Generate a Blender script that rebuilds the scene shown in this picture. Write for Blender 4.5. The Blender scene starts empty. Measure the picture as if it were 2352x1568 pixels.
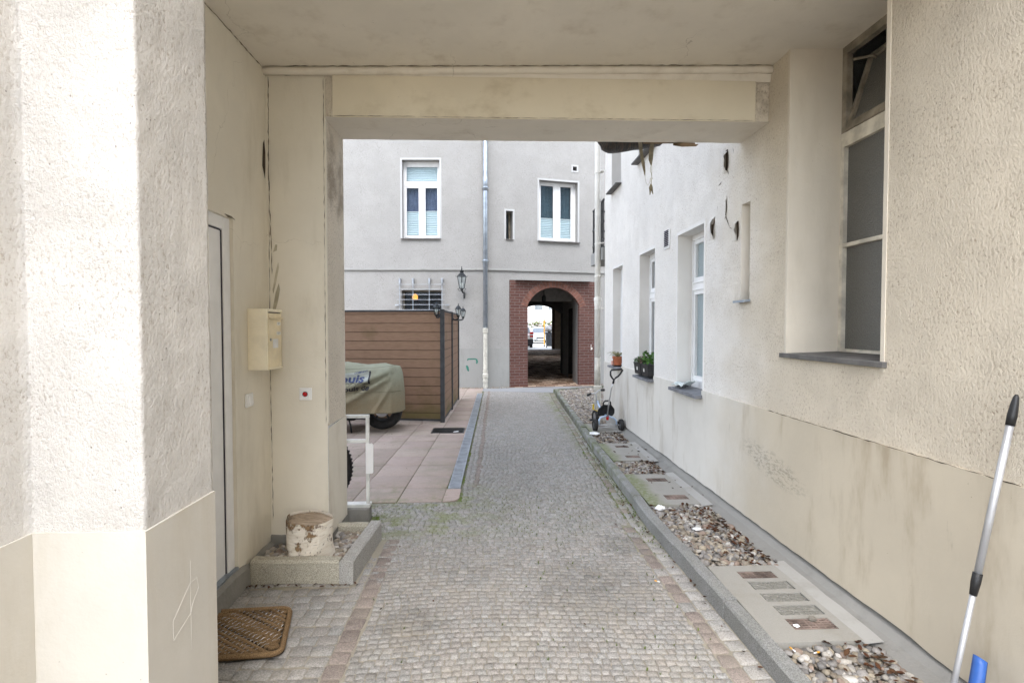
import bpy, math, random
import numpy as np
from mathutils import Vector, Matrix, noise as mnoise

RND = random.Random(11)
rad = math.radians
SC = bpy.context.scene
COL = SC.collection

# ------------------------------------------------------------------ camera
F_PX = 1160.0
YAW = math.atan(48 / F_PX)
PITCH = math.atan(33 / F_PX)
CAM_Z = 1.55
cd = bpy.data.cameras.new("camera")
cd.sensor_width = 36.0
cd.lens = F_PX / 2352 * 36
cd.clip_start = 0.05
cd.clip_end = 3000
cam = bpy.data.objects.new("camera", cd)
cam.location = (0, 0, CAM_Z)
cam.rotation_euler = (math.pi / 2 - PITCH, 0, -YAW)
COL.objects.link(cam)
SC.camera = cam

# ------------------------------------------------------------------ sky, sun, exposure
SUN_EL, SUN_AZ = 57.0, 186.0          # azimuth clockwise from +Y: the light comes over the photographer's left shoulder
world = bpy.data.worlds.new("World")
SC.world = world
world.use_nodes = True
wn = world.node_tree
sky = wn.nodes.new("ShaderNodeTexSky")
sky.sky_type = 'NISHITA'
sky.sun_disc = False
sky.sun_elevation = rad(SUN_EL)
sky.sun_rotation = rad(SUN_AZ)
sky.air_density = 1.0
sky.dust_density = 1.2
sky.ozone_density = 1.0
hs = wn.nodes.new("ShaderNodeHueSaturation")   # an overcast sky: most of the blue goes
hs.inputs["Saturation"].default_value = 0.45
bg = wn.nodes["Background"]
bg.inputs["Strength"].default_value = 0.15
wn.links.new(sky.outputs[0], hs.inputs["Color"])
wn.links.new(hs.outputs[0], bg.inputs[0])

sl = bpy.data.lights.new("sun", 'SUN')
sl.energy = 0.5
sl.angle = rad(45)
sl.color = (1.0, 0.97, 0.93)
sun = bpy.data.objects.new("sun", sl)
sdir = Vector((math.sin(rad(SUN_AZ)) * math.cos(rad(SUN_EL)), math.cos(rad(SUN_AZ)) * math.cos(rad(SUN_EL)), math.sin(rad(SUN_EL))))
sun.rotation_euler = sdir.to_track_quat('Z', 'Y').to_euler()
COL.objects.link(sun)

SC.view_settings.view_transform = 'Standard'
SC.view_settings.look = 'None'
SC.view_settings.gamma = 1
SC.view_settings.exposure = 2.58
SC.cycles.use_denoising = True
SC.cycles.max_bounces = 10
SC.cycles.diffuse_bounces = 6
SC.cycles.caustics_reflective = False
SC.cycles.caustics_refractive = False
SC.cycles.sample_clamp_indirect = 6


# ------------------------------------------------------------------ mesh helpers
class MB:
    """Collects geometry and links it as ONE mesh object."""

    def __init__(s):
        s.v, s.f, s.mi, s.col = [], [], [], []
        s.m = 0
        s.c = (1, 1, 1)

    def add(s, vs, fs):
        b = len(s.v)
        s.v.extend([tuple(p) for p in vs])
        for f in fs:
            s.f.append([b + i for i in f])
            s.mi.append(s.m)
            s.col.append(s.c)

    def quad(s, a, b, c, d):
        s.add((a, b, c, d), ((0, 1, 2, 3),))

    def box(s, x0, y0, z0, x1, y1, z1, M=None):
        vs = [Vector(p) for p in ((x0, y0, z0), (x1, y0, z0), (x1, y1, z0), (x0, y1, z0), (x0, y0, z1), (x1, y0, z1), (x1, y1, z1), (x0, y1, z1))]
        if M is not None:
            vs = [M @ p for p in vs]
        s.add(vs, ((0, 3, 2, 1), (4, 5, 6, 7), (0, 1, 5, 4), (1, 2, 6, 5), (2, 3, 7, 6), (3, 0, 4, 7)))

    def fbox(s, fr, u0, u1, z0, z1, d0, d1):
        """box in a wall frame, d counted outwards from the wall face"""
        vs = [fr.P(u, z, d) for z in (z0, z1) for (u, d) in ((u0, d0), (u1, d0), (u1, d1), (u0, d1))]
        s.add(vs, ((0, 3, 2, 1), (4, 5, 6, 7), (0, 1, 5, 4), (1, 2, 6, 5), (2, 3, 7, 6), (3, 0, 4, 7)))

    def tube(s, pts, r, n=10, closed=False, caps=True):
        pts = [Vector(p) for p in pts]
        N = len(pts)
        rs = r if isinstance(r, (list, tuple)) else [r] * N
        rings = []
        up = None
        for i, p in enumerate(pts):
            if closed:
                t = pts[(i + 1) % N] - pts[i - 1]
            else:
                t = pts[min(i + 1, N - 1)] - pts[max(i - 1, 0)]
            t.normalize()
            if up is None:
                up = Vector((0, 0, 1)) if abs(t.z) < .9 else Vector((1, 0, 0))
            a = t.cross(up).normalized()
            b = a.cross(t).normalized()
            up = b
            rings.append([p + (a * math.cos(k * 2 * math.pi / n) + b * math.sin(k * 2 * math.pi / n)) * rs[i] for k in range(n)])
        vs = [q for ring in rings for q in ring]
        fs = []
        for i in range(N if closed else N - 1):
            j = (i + 1) % N
            for k in range(n):
                fs.append((i * n + k, i * n + (k + 1) % n, j * n + (k + 1) % n, j * n + k))
        if caps and not closed:
            fs.append(tuple(range(n - 1, -1, -1)))
            fs.append(tuple((N - 1) * n + k for k in range(n)))
        s.add(vs, fs)

    def lathe(s, prof, o=(0, 0, 0), n=16, M=None, capb=True, capt=True, sides=None):
        """prof: list of (r, z); spun round z through o (or placed with M)"""
        o = Vector(o)
        vs = []
        for r, z in prof:
            for k in range(n):
                a = 2 * math.pi * (k + (.5 if sides else 0)) / n
                p = Vector((r * math.cos(a), r * math.sin(a), z))
                vs.append((M @ p) if M is not None else o + p)
        fs = []
        for i in range(len(prof) - 1):
            for k in range(n):
                fs.append((i * n + k, i * n + (k + 1) % n, (i + 1) * n + (k + 1) % n, (i + 1) * n + k))
        if capb:
            fs.append(tuple(range(n - 1, -1, -1)))
        if capt:
            fs.append(tuple((len(prof) - 1) * n + k for k in range(n)))
        s.add(vs, fs)

    def grid(s, fn, nu, nv):
        vs = [fn(i / nu, j / nv) for j in range(nv + 1) for i in range(nu + 1)]
        fs = [(j * (nu + 1) + i, j * (nu + 1) + i + 1, (j + 1) * (nu + 1) + i + 1, (j + 1) * (nu + 1) + i) for j in range(nv) for i in range(nu)]
        s.add(vs, fs)

    def poly_prism(s, outline, fn):
        """outline: 2-D points; fn(u, v, k) places them on side k = 0 / 1"""
        n = len(outline)
        vs = [fn(u, v, 0) for u, v in outline] + [fn(u, v, 1) for u, v in outline]
        fs = [tuple(range(n)), tuple(range(2 * n - 1, n - 1, -1))]
        fs += [(i, n + i, n + (i + 1) % n, (i + 1) % n) for i in range(n)]
        s.add(vs, fs)

    def wall(s, fr, u0, u1, z0, z1, holes=(), mr=None, jit=0):
        """face of a wall with openings (ua, ub, za, zb, depth) and their reveals"""
        us = sorted({u0, u1} | {h[0] for h in holes} | {h[1] for h in holes})
        zs = sorted({z0, z1} | {h[2] for h in holes} | {h[3] for h in holes})
        us = [u for u in us if u0 <= u <= u1]
        zs = [z for z in zs if z0 <= z <= z1]
        for ua, ub in zip(us, us[1:]):
            for za, zb in zip(zs, zs[1:]):
                cu, cz = (ua + ub) / 2, (za + zb) / 2
                if any(h[0] < cu < h[1] and h[2] < cz < h[3] for h in holes):
                    continue
                s.quad(fr.P(ua, za), fr.P(ub, za), fr.P(ub, zb), fr.P(ua, zb))
        m0 = s.m
        if mr is not None:
            s.m = mr
        for ua, ub, za, zb, d in holes:
            a, b, c, e = (ua, max(za, z0)), (ub, max(za, z0)), (ub, min(zb, z1)), (ua, min(zb, z1))
            if a[1] >= c[1]:
                continue
            edges = [(b, c), (e, a)]
            if za >= z0:
                edges.append((a, b))
            if zb <= z1:
                edges.append((c, e))
            for p, q in edges:
                s.quad(fr.P(*p), fr.P(*q), fr.P(q[0], q[1], -d), fr.P(p[0], p[1], -d))
        s.m = m0

    def build(s, name, mats, parent=None, smooth=False, bevel=0, seg=2, label=None, color=False):
        me = bpy.data.meshes.new(name)
        off = world_loc(parent) if parent is not None else Vector((0, 0, 0))
        v = np.array(s.v, dtype=np.float64) - np.array(off)
        me.from_pydata(v.tolist(), [], s.f)
        if not isinstance(mats, (list, tuple)):
            mats = [mats]
        for m in mats:
            me.materials.append(m)
        if len(mats) > 1:
            me.polygons.foreach_set("material_index", s.mi)
        if smooth:
            me.polygons.foreach_set("use_smooth", [True] * len(me.polygons))
        if color:
            at = me.color_attributes.new("Col", 'FLOAT_COLOR', 'CORNER')
            tot = np.empty(len(me.polygons), dtype=np.int32)
            me.polygons.foreach_get("loop_total", tot)
            c = np.repeat(np.array([(*k, 1.0) for k in s.col], dtype=np.float32), tot, axis=0)
            at.data.foreach_set("color", c.ravel())
        me.validate()
        me.update()
        o = bpy.data.objects.new(name, me)
        COL.objects.link(o)
        if parent is not None:
            o.parent = parent
        if bevel:
            b = o.modifiers.new("bevel", 'BEVEL')
            b.width = bevel
            b.segments = seg
            b.limit_method = 'ANGLE'
            b.angle_limit = rad(40)
        if label:
            o["label"] = label
        return o


def world_loc(o):
    p = Vector((0, 0, 0))
    while o is not None:
        p = p + o.location
        o = o.parent
    return p


def raw_mesh(name, v, f, mat, parent=None, col=None, smooth=True):
    """numpy mesh: v (n,3), f list of index arrays all of one size per array, col per face"""
    me = bpy.data.meshes.new(name)
    loops = np.concatenate([a.ravel() for a in f]).astype(np.int32)
    tot = np.concatenate([np.full(len(a), a.shape[1]) for a in f]).astype(np.int32)
    st = np.concatenate(([0], np.cumsum(tot)[:-1])).astype(np.int32)
    me.vertices.add(len(v))
    me.vertices.foreach_set("co", v.astype(np.float32).ravel())
    me.loops.add(len(loops))
    me.loops.foreach_set("vertex_index", loops)
    me.polygons.add(len(tot))
    me.polygons.foreach_set("loop_start", st)
    me.polygons.foreach_set("loop_total", tot)
    if smooth:
        me.polygons.foreach_set("use_smooth", np.ones(len(tot), dtype=bool))
    me.update(calc_edges=True)
    if col is not None:
        at = me.color_attributes.new("Col", 'FLOAT_COLOR', 'POINT')
        c = np.ones((len(v), 4), dtype=np.float32)
        c[:, :3] = col
        at.data.foreach_set("color", c.ravel())
    me.materials.append(mat)
    o = bpy.data.objects.new(name, me)
    COL.objects.link(o)
    if parent is not None:
        o.parent = parent
    return o


class Fr:
    """a vertical wall face: origin, direction along it, outward normal"""

    def __init__(s, o, du, n):
        l = math.hypot(*du)
        s.o = Vector((o[0], o[1], 0))
        s.du = Vector((du[0] / l, du[1] / l, 0))
        l = math.hypot(*n)
        s.n = Vector((n[0] / l, n[1] / l, 0))

    def P(s, u, z, d=0.0):
        return s.o + s.du * u + s.n * d + Vector((0, 0, z))


def thing(name, label, cat, loc=(0, 0, 0), group=None):
    o = bpy.data.objects.new(name, None)
    o.empty_display_size = .1
    o.location = loc
    COL.objects.link(o)
    return tag(o, label, cat, group)


def tag(o, label, cat, group=None, kind=None):
    o["label"] = label
    o["category"] = cat
    if group:
        o["group"] = group
    if kind:
        o["kind"] = kind
    return o


def setting(o, kind="structure"):
    o["kind"] = kind
    return o


# ------------------------------------------------------------------ materials
class NT:
    def __init__(s, name):
        s.mat = bpy.data.materials.new(name)
        s.mat.use_nodes = True
        s.t = s.mat.node_tree
        s.b = s.t.nodes["Principled BSDF"]
        s._pos = None

    def n(s, typ, **kw):
        nd = s.t.nodes.new(typ)
        for k, v in kw.items():
            if hasattr(nd, k) and not k[0].isupper():
                setattr(nd, k, v)
            else:
                s.set(nd.inputs[k], v)
        return nd

    def set(s, sock, v):
        if isinstance(v, bpy.types.NodeSocket):
            s.t.links.new(v, sock)
        elif isinstance(v, (tuple, list)) and len(v) == 3 and sock.type == 'RGBA':
            sock.default_value = (*v, 1)
        else:
            sock.default_value = v

    def pos(s):
        if s._pos is None:
            s._pos = s.n("ShaderNodeNewGeometry").outputs["Position"]
        return s._pos

    def obj(s):
        return s.n("ShaderNodeTexCoord").outputs["Object"]

    def noise(s, scale, detail=3, rough=.55, vec=None, sc=None, dist=0):
        v = vec if vec is not None else s.pos()
        if sc:
            v = s.n("ShaderNodeVectorMath", operation='MULTIPLY')
            s.set(v.inputs[0], vec if vec is not None else s.pos())
            v.inputs[1].default_value = sc
            v = v.outputs[0]
        nd = s.n("ShaderNodeTexNoise", Scale=scale, Detail=detail, Roughness=rough, Distortion=dist, Vector=v)
        return nd.outputs["Fac"]

    def voro(s, scale, vec=None, feature='F1'):
        nd = s.n("ShaderNodeTexVoronoi", feature=feature, Scale=scale, Vector=vec if vec is not None else s.pos())
        return nd

    def ramp(s, fac, a, b, ca=0.0, cb=1.0):
        nd = s.n("ShaderNodeMapRange", interpolation_type='SMOOTHSTEP')
        s.set(nd.inputs[0], fac)
        for i, x in zip((1, 2, 3, 4), (a, b, ca, cb)):
            s.set(nd.inputs[i], x)
        return nd.outputs[0]

    def mix(s, fac, a, b, mode='MIX'):
        nd = s.n("ShaderNodeMix", data_type='RGBA', blend_type=mode)
        s.set(nd.inputs[0], fac)
        s.set(nd.inputs[6], a)
        s.set(nd.inputs[7], b)
        return nd.outputs[2]

    def math(s, op, a, b=0.0, clamp=False):
        nd = s.n("ShaderNodeMath", operation=op, use_clamp=clamp)
        s.set(nd.inputs[0], a)
        s.set(nd.inputs[1], b)
        return nd.outputs[0]

    def bump(s, h, dist, strength=1.0, prev=None):
        nd = s.n("ShaderNodeBump", Height=h, Distance=dist, Strength=strength)
        if prev is not None:
            s.set(nd.inputs["Normal"], prev)
        return nd.outputs[0]

    def xyz(s, vec=None):
        nd = s.n("ShaderNodeSeparateXYZ")
        s.set(nd.inputs[0], vec if vec is not None else s.pos())
        return nd.outputs

    def out(s, color=None, rough=.8, metal=0, spec=.4, normal=None, **kw):
        if color is not None:
            s.set(s.b.inputs["Base Color"], color)
        s.set(s.b.inputs["Roughness"], rough)
        s.set(s.b.inputs["Metallic"], metal)
        s.b.inputs["Specular IOR Level"].default_value = spec
        if normal is not None:
            s.set(s.b.inputs["Normal"], normal)
        for k, v in kw.items():
            s.set(s.b.inputs[k.replace("_", " ")], v)
        return s.mat


def plain(name, col, rough=.6, metal=0, spec=.4, var=.12, bump=0.0, bscale=60):
    t = NT(name)
    ob = t.obj()
    k = t.noise(9, 4, vec=ob)
    d = tuple(c * (1 - var * 1.5) for c in col)
    l = tuple(min(1, c * (1 + var)) for c in col)
    c = t.mix(t.ramp(k, .3, .7), d, l)
    nm = t.bump(t.noise(bscale, 3, vec=ob), bump) if bump else None
    r = t.ramp(t.noise(14, 3, vec=ob), .3, .7, rough * .85, min(1, rough * 1.15))
    return t.out(c, r, metal, spec, nm)


def passage_grime_shade(t, c, k):
    """grime in the passage, with its warm shade painted into the wall colour too"""
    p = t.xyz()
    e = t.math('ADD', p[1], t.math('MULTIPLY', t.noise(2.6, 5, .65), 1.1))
    return t.mix(t.ramp(e, 3.7, 5.1, k, 0), c, (.835, .76, .63), 'MULTIPLY')  # darkens towards the passage: grime plus shade put into the colour


def stucco(name, col, dirt, scale, bump, dirt_amt=.5, worn=(.42, .5), vs=(1, 1, .7), patch=None, grime_shade=0):
    """rough-cast render: grains with shadowed pits, soot in the pits, broad patches of grime"""
    t = NT(name)
    v = t.noise(scale, 5, .68, sc=vs, dist=.15)
    big = t.noise(1.3, 5, .6)
    mid = t.noise(9, 4, .6)
    c = t.mix(t.ramp(big, .32, .7), tuple(x * .91 for x in col), col)
    c = t.mix(t.ramp(mid, .35, .75, 0, .35), c, tuple(x * .86 for x in col))
    pit = t.ramp(v, worn[0] - .1, worn[1], 1, 0)
    pit = t.math('MULTIPLY', pit, t.ramp(t.noise(3.1, 4, .6), .3, .68, .15, 1))
    pit = t.math('MULTIPLY', pit, dirt_amt)
    c = t.mix(pit, c, dirt)
    # sparse dark chips
    ch = t.voro(38)
    chip = t.ramp(ch.outputs["Distance"], .04, .14, 1, 0)
    chip = t.math('MULTIPLY', chip, t.ramp(t.noise(4, 4), .48, .62))
    c = t.mix(t.math('MULTIPLY', chip, .8), c, tuple(x * .5 for x in dirt))
    if patch:
        x = t.xyz()
        f = t.ramp(t.noise(2.2, 5, .65), .45, .62)
        z = t.ramp(x[2], patch[1], patch[2], 0, 1)
        c = t.mix(t.math('MULTIPLY', t.math('MULTIPLY', f, z), patch[3]), c, patch[0])
    if grime_shade:
        c = passage_grime_shade(t, c, grime_shade)
    h = t.math('ADD', v, t.math('MULTIPLY', t.noise(scale * 2.7, 3, .6), .35))
    h = t.math('MULTIPLY', h, t.ramp(t.noise(5, 3), .3, .7, .7, 1.15))
    return t.out(c, .93, 0, .25, t.bump(h, bump))


def hairlines(t, c, dark, k):
    vec = t.n("ShaderNodeVectorMath", operation='ADD')
    t.set(vec.inputs[0], t.pos())
    nz = t.n("ShaderNodeTexNoise", Scale=5, Detail=4, Vector=t.pos())
    ms = t.n("ShaderNodeVectorMath", operation='SCALE')
    t.set(ms.inputs[0], nz.outputs["Color"])
    ms.inputs["Scale"].default_value = .35
    t.set(vec.inputs[1], ms.outputs[0])
    ck = t.ramp(t.voro(.85, vec=vec.outputs[0], feature='DISTANCE_TO_EDGE').outputs["Distance"], .0008, .0025, 1, 0)
    ck = t.math('MULTIPLY', ck, t.ramp(t.noise(1.7, 3), .48, .58, 0, k))
    return t.mix(ck, c, dark)


def smooth_plaster(name, col, stain, bump=.0016, amt=.5, vs=(1, 1, .25), grime_shade=0, crack=0):
    """troweled, painted render with rain streaks, scuffs and hairline mottling"""
    t = NT(name)
    big = t.noise(1.1, 6, .62)
    st = t.noise(4.5, 5, .65, sc=vs)
    c = t.mix(t.ramp(big, .35, .68), tuple(x * .9 for x in col), col)
    c = t.mix(t.ramp(st, .5, .78, 0, amt), c, stain)
    sc = t.ramp(t.noise(13, 5, .7, sc=(1, 1, .16)), .66, .74)
    c = t.mix(t.math('MULTIPLY', sc, t.ramp(t.noise(2.3, 3), .5, .66, 0, .55)), c, tuple(x * .5 for x in stain))
    if crack:                                              # a few hairline cracks
        c = hairlines(t, c, tuple(x * .6 for x in stain), crack)
    sp = t.ramp(t.voro(31).outputs["Distance"], .03, .09, 1, 0)
    c = t.mix(t.math('MULTIPLY', sp, t.ramp(t.noise(4, 2), .56, .64, 0, .6)), c, tuple(x * .4 for x in stain))
    if grime_shade:
        c = passage_grime_shade(t, c, grime_shade)
    if grime_shade:                                            # bicycle scuffs at one spot of the plinth
        p = t.xyz()
        a_ = t.math('DIVIDE', t.math('SUBTRACT', p[1], 3.35), .42)
        b_ = t.math('DIVIDE', t.math('SUBTRACT', t.math('ADD', p[2], t.math('MULTIPLY', p[1], -.16)), .07), .11)
        r_ = t.math('ADD', t.math('MULTIPLY', a_, a_), t.math('MULTIPLY', b_, b_))
        m_ = t.math('MULTIPLY', t.ramp(r_, .2, 1.2, 1, 0), t.ramp(t.noise(38, 4, .75, sc=(1, .6, 1.6)), .47, .6))
        c = t.mix(t.math('MULTIPLY', m_, .55), c, (.20, .18, .15))
    h = t.math('ADD', t.math('MULTIPLY', t.noise(55, 4, .6), .6), t.noise(7, 4))
    return t.out(c, .85, 0, .3, t.bump(h, bump))


M = {}
M['stucco_white'] = stucco("rough_white_render", (.82, .795, .76), (.34, .26, .19), 88, .011, .6, worn=(.42, .48))
M['stucco_lane'] = stucco("rough_lane_wall_render", (.83, .80, .755), (.30, .225, .16), 88, .011, .7, worn=(.42, .49), grime_shade=.85)
M['stucco_beige'] = stucco("rough_cream_render", (.74, .675, .575), (.20, .15, .105), 95, .010, .8, patch=((.16, .12, .08), 1.0, 2.4, .6))
M['stucco_grey'] = stucco("fine_grey_render", (.345, .34, .33), (.175, .165, .15), 62, .008, .75, patch=((.29, .285, .27), 3.0, 4.5, .4))
M['plaster_cream'] = smooth_plaster("smooth_cream_plaster", (.765, .72, .62), (.46, .41, .31), crack=.3, amt=.4)
M['plaster_plinth'] = smooth_plaster("smooth_plinth_plaster", (.73, .68, .59), (.44, .37, .27), amt=.45)
M['plinth_lane'] = smooth_plaster("smooth_lane_plinth", (.645, .615, .56), (.36, .31, .24), amt=.8, grime_shade=.85)
M['pier_plinth'] = smooth_plaster("pale_pier_plinth", (.68, .65, .59), (.50, .44, .34), amt=.4)
M['plaster_panel'] = smooth_plaster("yellowed_beam_plaster", (.73, .665, .53), (.38, .315, .21), amt=.55, vs=(.6, 1, .8))
M['plaster_ceiling'] = smooth_plaster("ceiling_plaster", (.785, .735, .645), (.5, .44, .35), crack=.5, amt=.5, vs=(1, 1, 1))
M['plaster_white'] = smooth_plaster("smooth_white_reveal", (.80, .78, .75), (.5, .46, .4), amt=.3, grime_shade=.8)
M['plaster_grey'] = smooth_plaster("grey_plinth_render", (.315, .315, .305), (.20, .205, .185), amt=.5)
M['band_grey'] = smooth_plaster("smooth_grey_band", (.47, .475, .475), (.33, .33, .32), amt=.3)
M['concrete'] = smooth_plaster("rough_concrete", (.25, .242, .222), (.13, .125, .11), bump=.005, amt=.75, vs=(1, 1, .6))
M['concrete_light'] = smooth_plaster("light_mortar", (.36, .35, .325), (.24, .225, .19), bump=.004, amt=.6, vs=(1, 1, 1))
M['dark_seam'] = plain("dark_gap", (.055, .042, .03), .95)
M["gap"] = plain("torn_render_gap", (.085, .06, .042), .95, var=.3)
M["seam"] = plain("grimy_seam", (.21, .18, .135), .95, var=.4)
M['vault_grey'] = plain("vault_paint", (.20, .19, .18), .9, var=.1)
M['vault_dark'] = plain("vault_near_black", (.06, .058, .055), .9)  # near black, far darker than the vault paint
M['room_dark'] = plain("dark_room", (.03, .028, .026), .95)
M['pvc'] = plain("white_plastic_frame", (.80, .80, .80), .35, spec=.5, var=.03)
M['pvc_shade'] = plain("grey_white_door", (.80, .80, .80), .4, var=.03)
M['seal_and_shade'] = plain("dark_rubber_and_shade", (.03, .025, .045), .7)
M['cream_wood'] = plain("old_cream_paint", (.66, .62, .53), .6, var=.18, bump=.002, bscale=90)
M['old_wood'] = plain("weathered_sash_wood", (.30, .265, .21), .7, var=.25, bump=.003, bscale=90)
M['slate'] = plain("slate_sill", (.17, .175, .19), .55, var=.15, bump=.001)
M['slate_dark'] = plain("weathered_dark_sill", (.12, .115, .11), .7, var=.2, bump=.002)
M['zinc'] = plain("zinc_sheet", (.36, .41, .47), .45, .75, var=.12)
M['pipe_white'] = plain("painted_cast_iron", (.75, .735, .69), .6, var=.05, bump=.001)
M['pipe_cream'] = plain("stained_cast_iron", (.54, .52, .46), .7, var=.15, bump=.001)
M['black_iron'] = plain("black_painted_iron", (.018, .021, .023), .42, .2, var=.2)
M['fence_post'] = plain("anthracite_post", (.045, .047, .052), .5, .3, var=.15)
M['galv'] = plain("galvanised_bars", (.40, .43, .47), .5, .7, var=.15)
M['alu'] = plain("brushed_aluminium", (.50, .505, .52), .5, .6, var=.05)
M['black_plastic'] = plain("black_plastic", (.016, .016, .017), .5, var=.2)
M['blue_plastic'] = plain("blue_plastic", (.03, .10, .34), .4, var=.12)
M['rubber'] = plain("black_rubber", (.022, .021, .021), .85, var=.3, bump=.002, bscale=120)
M['chrome'] = plain("dull_chrome", (.45, .45, .46), .35, .9)
M['mail_cream'] = plain("cream_enamel", (.86, .79, .62), .4, var=.05)
M['mail_door'] = plain("yellowed_enamel", (.76, .66, .46), .45, var=.07)
M['paper'] = plain("pale_sticker", (.74, .73, .68), .7, var=.06)
M['cotton'] = plain("pale_cloth", (.62, .68, .66), .9, var=.12, bump=.003)
M['white_film'] = plain("white_plastic_film", (.75, .75, .75), .45, var=.1)
M['red'] = plain("red_plastic", (.42, .012, .015), .25)
M['terracotta'] = plain("terracotta", (.42, .13, .06), .8, var=.2)
M['white_metal'] = plain("weathered_white_paint", (.66, .66, .63), .5, var=.15)
M['rust'] = plain("rusty_iron", (.20, .15, .125), .85, .2, var=.4, bump=.003)
M['trike_frame'] = plain("pale_blue_paint", (.45, .56, .72), .35, .3, var=.05)
M['green_leaf'] = plain("leaf_green", (.06, .13, .04), .6, var=.4)
M['dry_leaf_green'] = plain("straw_green", (.25, .24, .10), .7, var=.3)
M['yellow'] = plain("yellow_plastic", (.60, .43, .02), .5)
M['orange'] = plain("orange_yellow_paint", (.75, .36, .04), .5)
M['car_silver'] = plain("silver_car_paint", (.55, .57, .60), .3, .4, var=.03)
M['car_white'] = plain("white_car_paint", (.78, .78, .78), .3, var=.03)
M['car_glass'] = plain("car_glass", (.10, .12, .14), .1, spec=.8)
M['lens_red'] = plain("red_lens", (.55, .03, .02), .2)
M['lens_clear'] = plain("clear_lens", (.7, .72, .75), .15)
M['bin'] = plain("grey_bin_plastic", (.075, .085, .10), .5)
M['bag'] = plain("grey_white_bag", (.45, .46, .47), .5, var=.3)
M['green_spray'] = plain("green_spray_paint", (.03, .16, .12), .7)
M['chalk'] = plain("chalk_line", (.80, .775, .72), .9)
M['filler'] = plain("bare_filler", (.48, .44, .33), .9, var=.2)
M['strap'] = plain("frayed_canvas_strap", (.24, .21, .145), .95, var=.35, bump=.004, bscale=200)
M['twine'] = plain("twine", (.45, .40, .28), .9)


def m_glass():
    t = NT("window_glass")
    tr = t.n("ShaderNodeBsdfTransparent", Color=(.88, .92, .93, 1))
    gl = t.n("ShaderNodeBsdfGlossy", Color=(.78, .87, 1, 1), Roughness=.02)
    fr = t.n("ShaderNodeFresnel", IOR=1.55)
    f = t.math('MULTIPLY', fr.outputs[0], 1.25, True)
    bf = t.n("ShaderNodeNewGeometry").outputs["Backfacing"]   # the inner face of a pane lets the light straight out again
    f = t.math('MULTIPLY', f, t.math('SUBTRACT', 1.0, bf))
    mx = t.n("ShaderNodeMixShader")
    t.set(mx.inputs[0], f)
    t.set(mx.inputs[1], tr.outputs[0])
    t.set(mx.inputs[2], gl.outputs[0])
    t.t.links.new(mx.outputs[0], t.t.nodes["Material Output"].inputs[0])
    return t.mat


M['glass'] = m_glass()


def m_frosted(name, col, rough):
    t = NT(name)
    h = t.noise(120, 2, .5)
    c = t.mix(t.ramp(t.noise(150, 3), .3, .7), tuple(x * .8 for x in col), tuple(x * 1.15 for x in col))
    return t.out(c, rough, 0, .6, t.bump(h, .004))


M['frosted_dark'] = m_frosted("ribbed_obscure_glass", (.125, .124, .115), .36)
M['frosted_pale'] = m_frosted("frosted_pane", (.30, .36, .38), .3)


def m_blind():
    t = NT("pleated_blind")
    z = t.xyz()[2]
    w = t.n("ShaderNodeMath", operation='PINGPONG')
    t.set(w.inputs[0], z)
    w.inputs[1].default_value = .0225
    f = t.ramp(w.outputs[0], 0, .0225)
    c = t.mix(f, (.60, .67, .70), (.80, .85, .87))
    return t.out(c, .8, 0, .3)


M['blind'] = m_blind()


def m_brick(name, fr, a, b, mortar, bw=.24, rh=.073):
    t = NT(name)
    d = t.n("ShaderNodeVectorMath", operation='DOT_PRODUCT')
    t.set(d.inputs[0], t.pos())
    d.inputs[1].default_value = (fr.du.x + fr.n.x * .9, fr.du.y + fr.n.y * .9, 0)
    cv = t.n("ShaderNodeCombineXYZ", X=d.outputs["Value"], Y=t.xyz()[2])
    br = t.n("ShaderNodeTexBrick", Vector=cv.outputs[0], Color1=a, Color2=b, Mortar=mortar, Scale=1.0)
    br.inputs["Mortar Size"].default_value = .006
    br.inputs["Mortar Smooth"].default_value = .2
    br.inputs["Brick Width"].default_value = bw
    br.inputs["Row Height"].default_value = rh
    c = t.mix(t.ramp(t.noise(25, 4), .3, .75, 0, .4), br.outputs["Color"], tuple(x * .55 for x in a))
    nm = t.bump(t.math('SUBTRACT', 1.0, br.outputs["Fac"]), .006)
    return t.out(c, .8, 0, .35, nm)


def m_attr(name, rough=.85, spec=.3, gscale=220, gamt=.35, bump=.0015, extra=None):
    """colour comes from the mesh's own colour attribute, broken up with fine grain"""
    t = NT(name)
    a = t.n("ShaderNodeAttribute", attribute_name="Col").outputs["Color"]
    g = t.noise(gscale, 3, .7)
    c = t.mix(t.ramp(g, .3, .7), t.mix(1, a, (1 - gamt, 1 - gamt, 1 - gamt), 'MULTIPLY'), a)
    if extra:
        c = extra(t, c)
    return t.out(c, rough, 0, spec, t.bump(g, bump))


def blob(t, x, y, rx, ry, lo=.25, hi=1.0):
    """a soft stain on the ground, broken by noise"""
    p = t.xyz()
    a = t.math('DIVIDE', t.math('SUBTRACT', p[0], x), rx)
    b = t.math('DIVIDE', t.math('SUBTRACT', p[1], y), ry)
    r = t.math('ADD', t.math('MULTIPLY', a, a), t.math('MULTIPLY', b, b))
    r = t.math('ADD', r, t.math('MULTIPLY', t.math('SUBTRACT', t.noise(9, 4, .65), .5), 1.6))
    return t.ramp(r, lo, hi, 1, 0)


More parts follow.
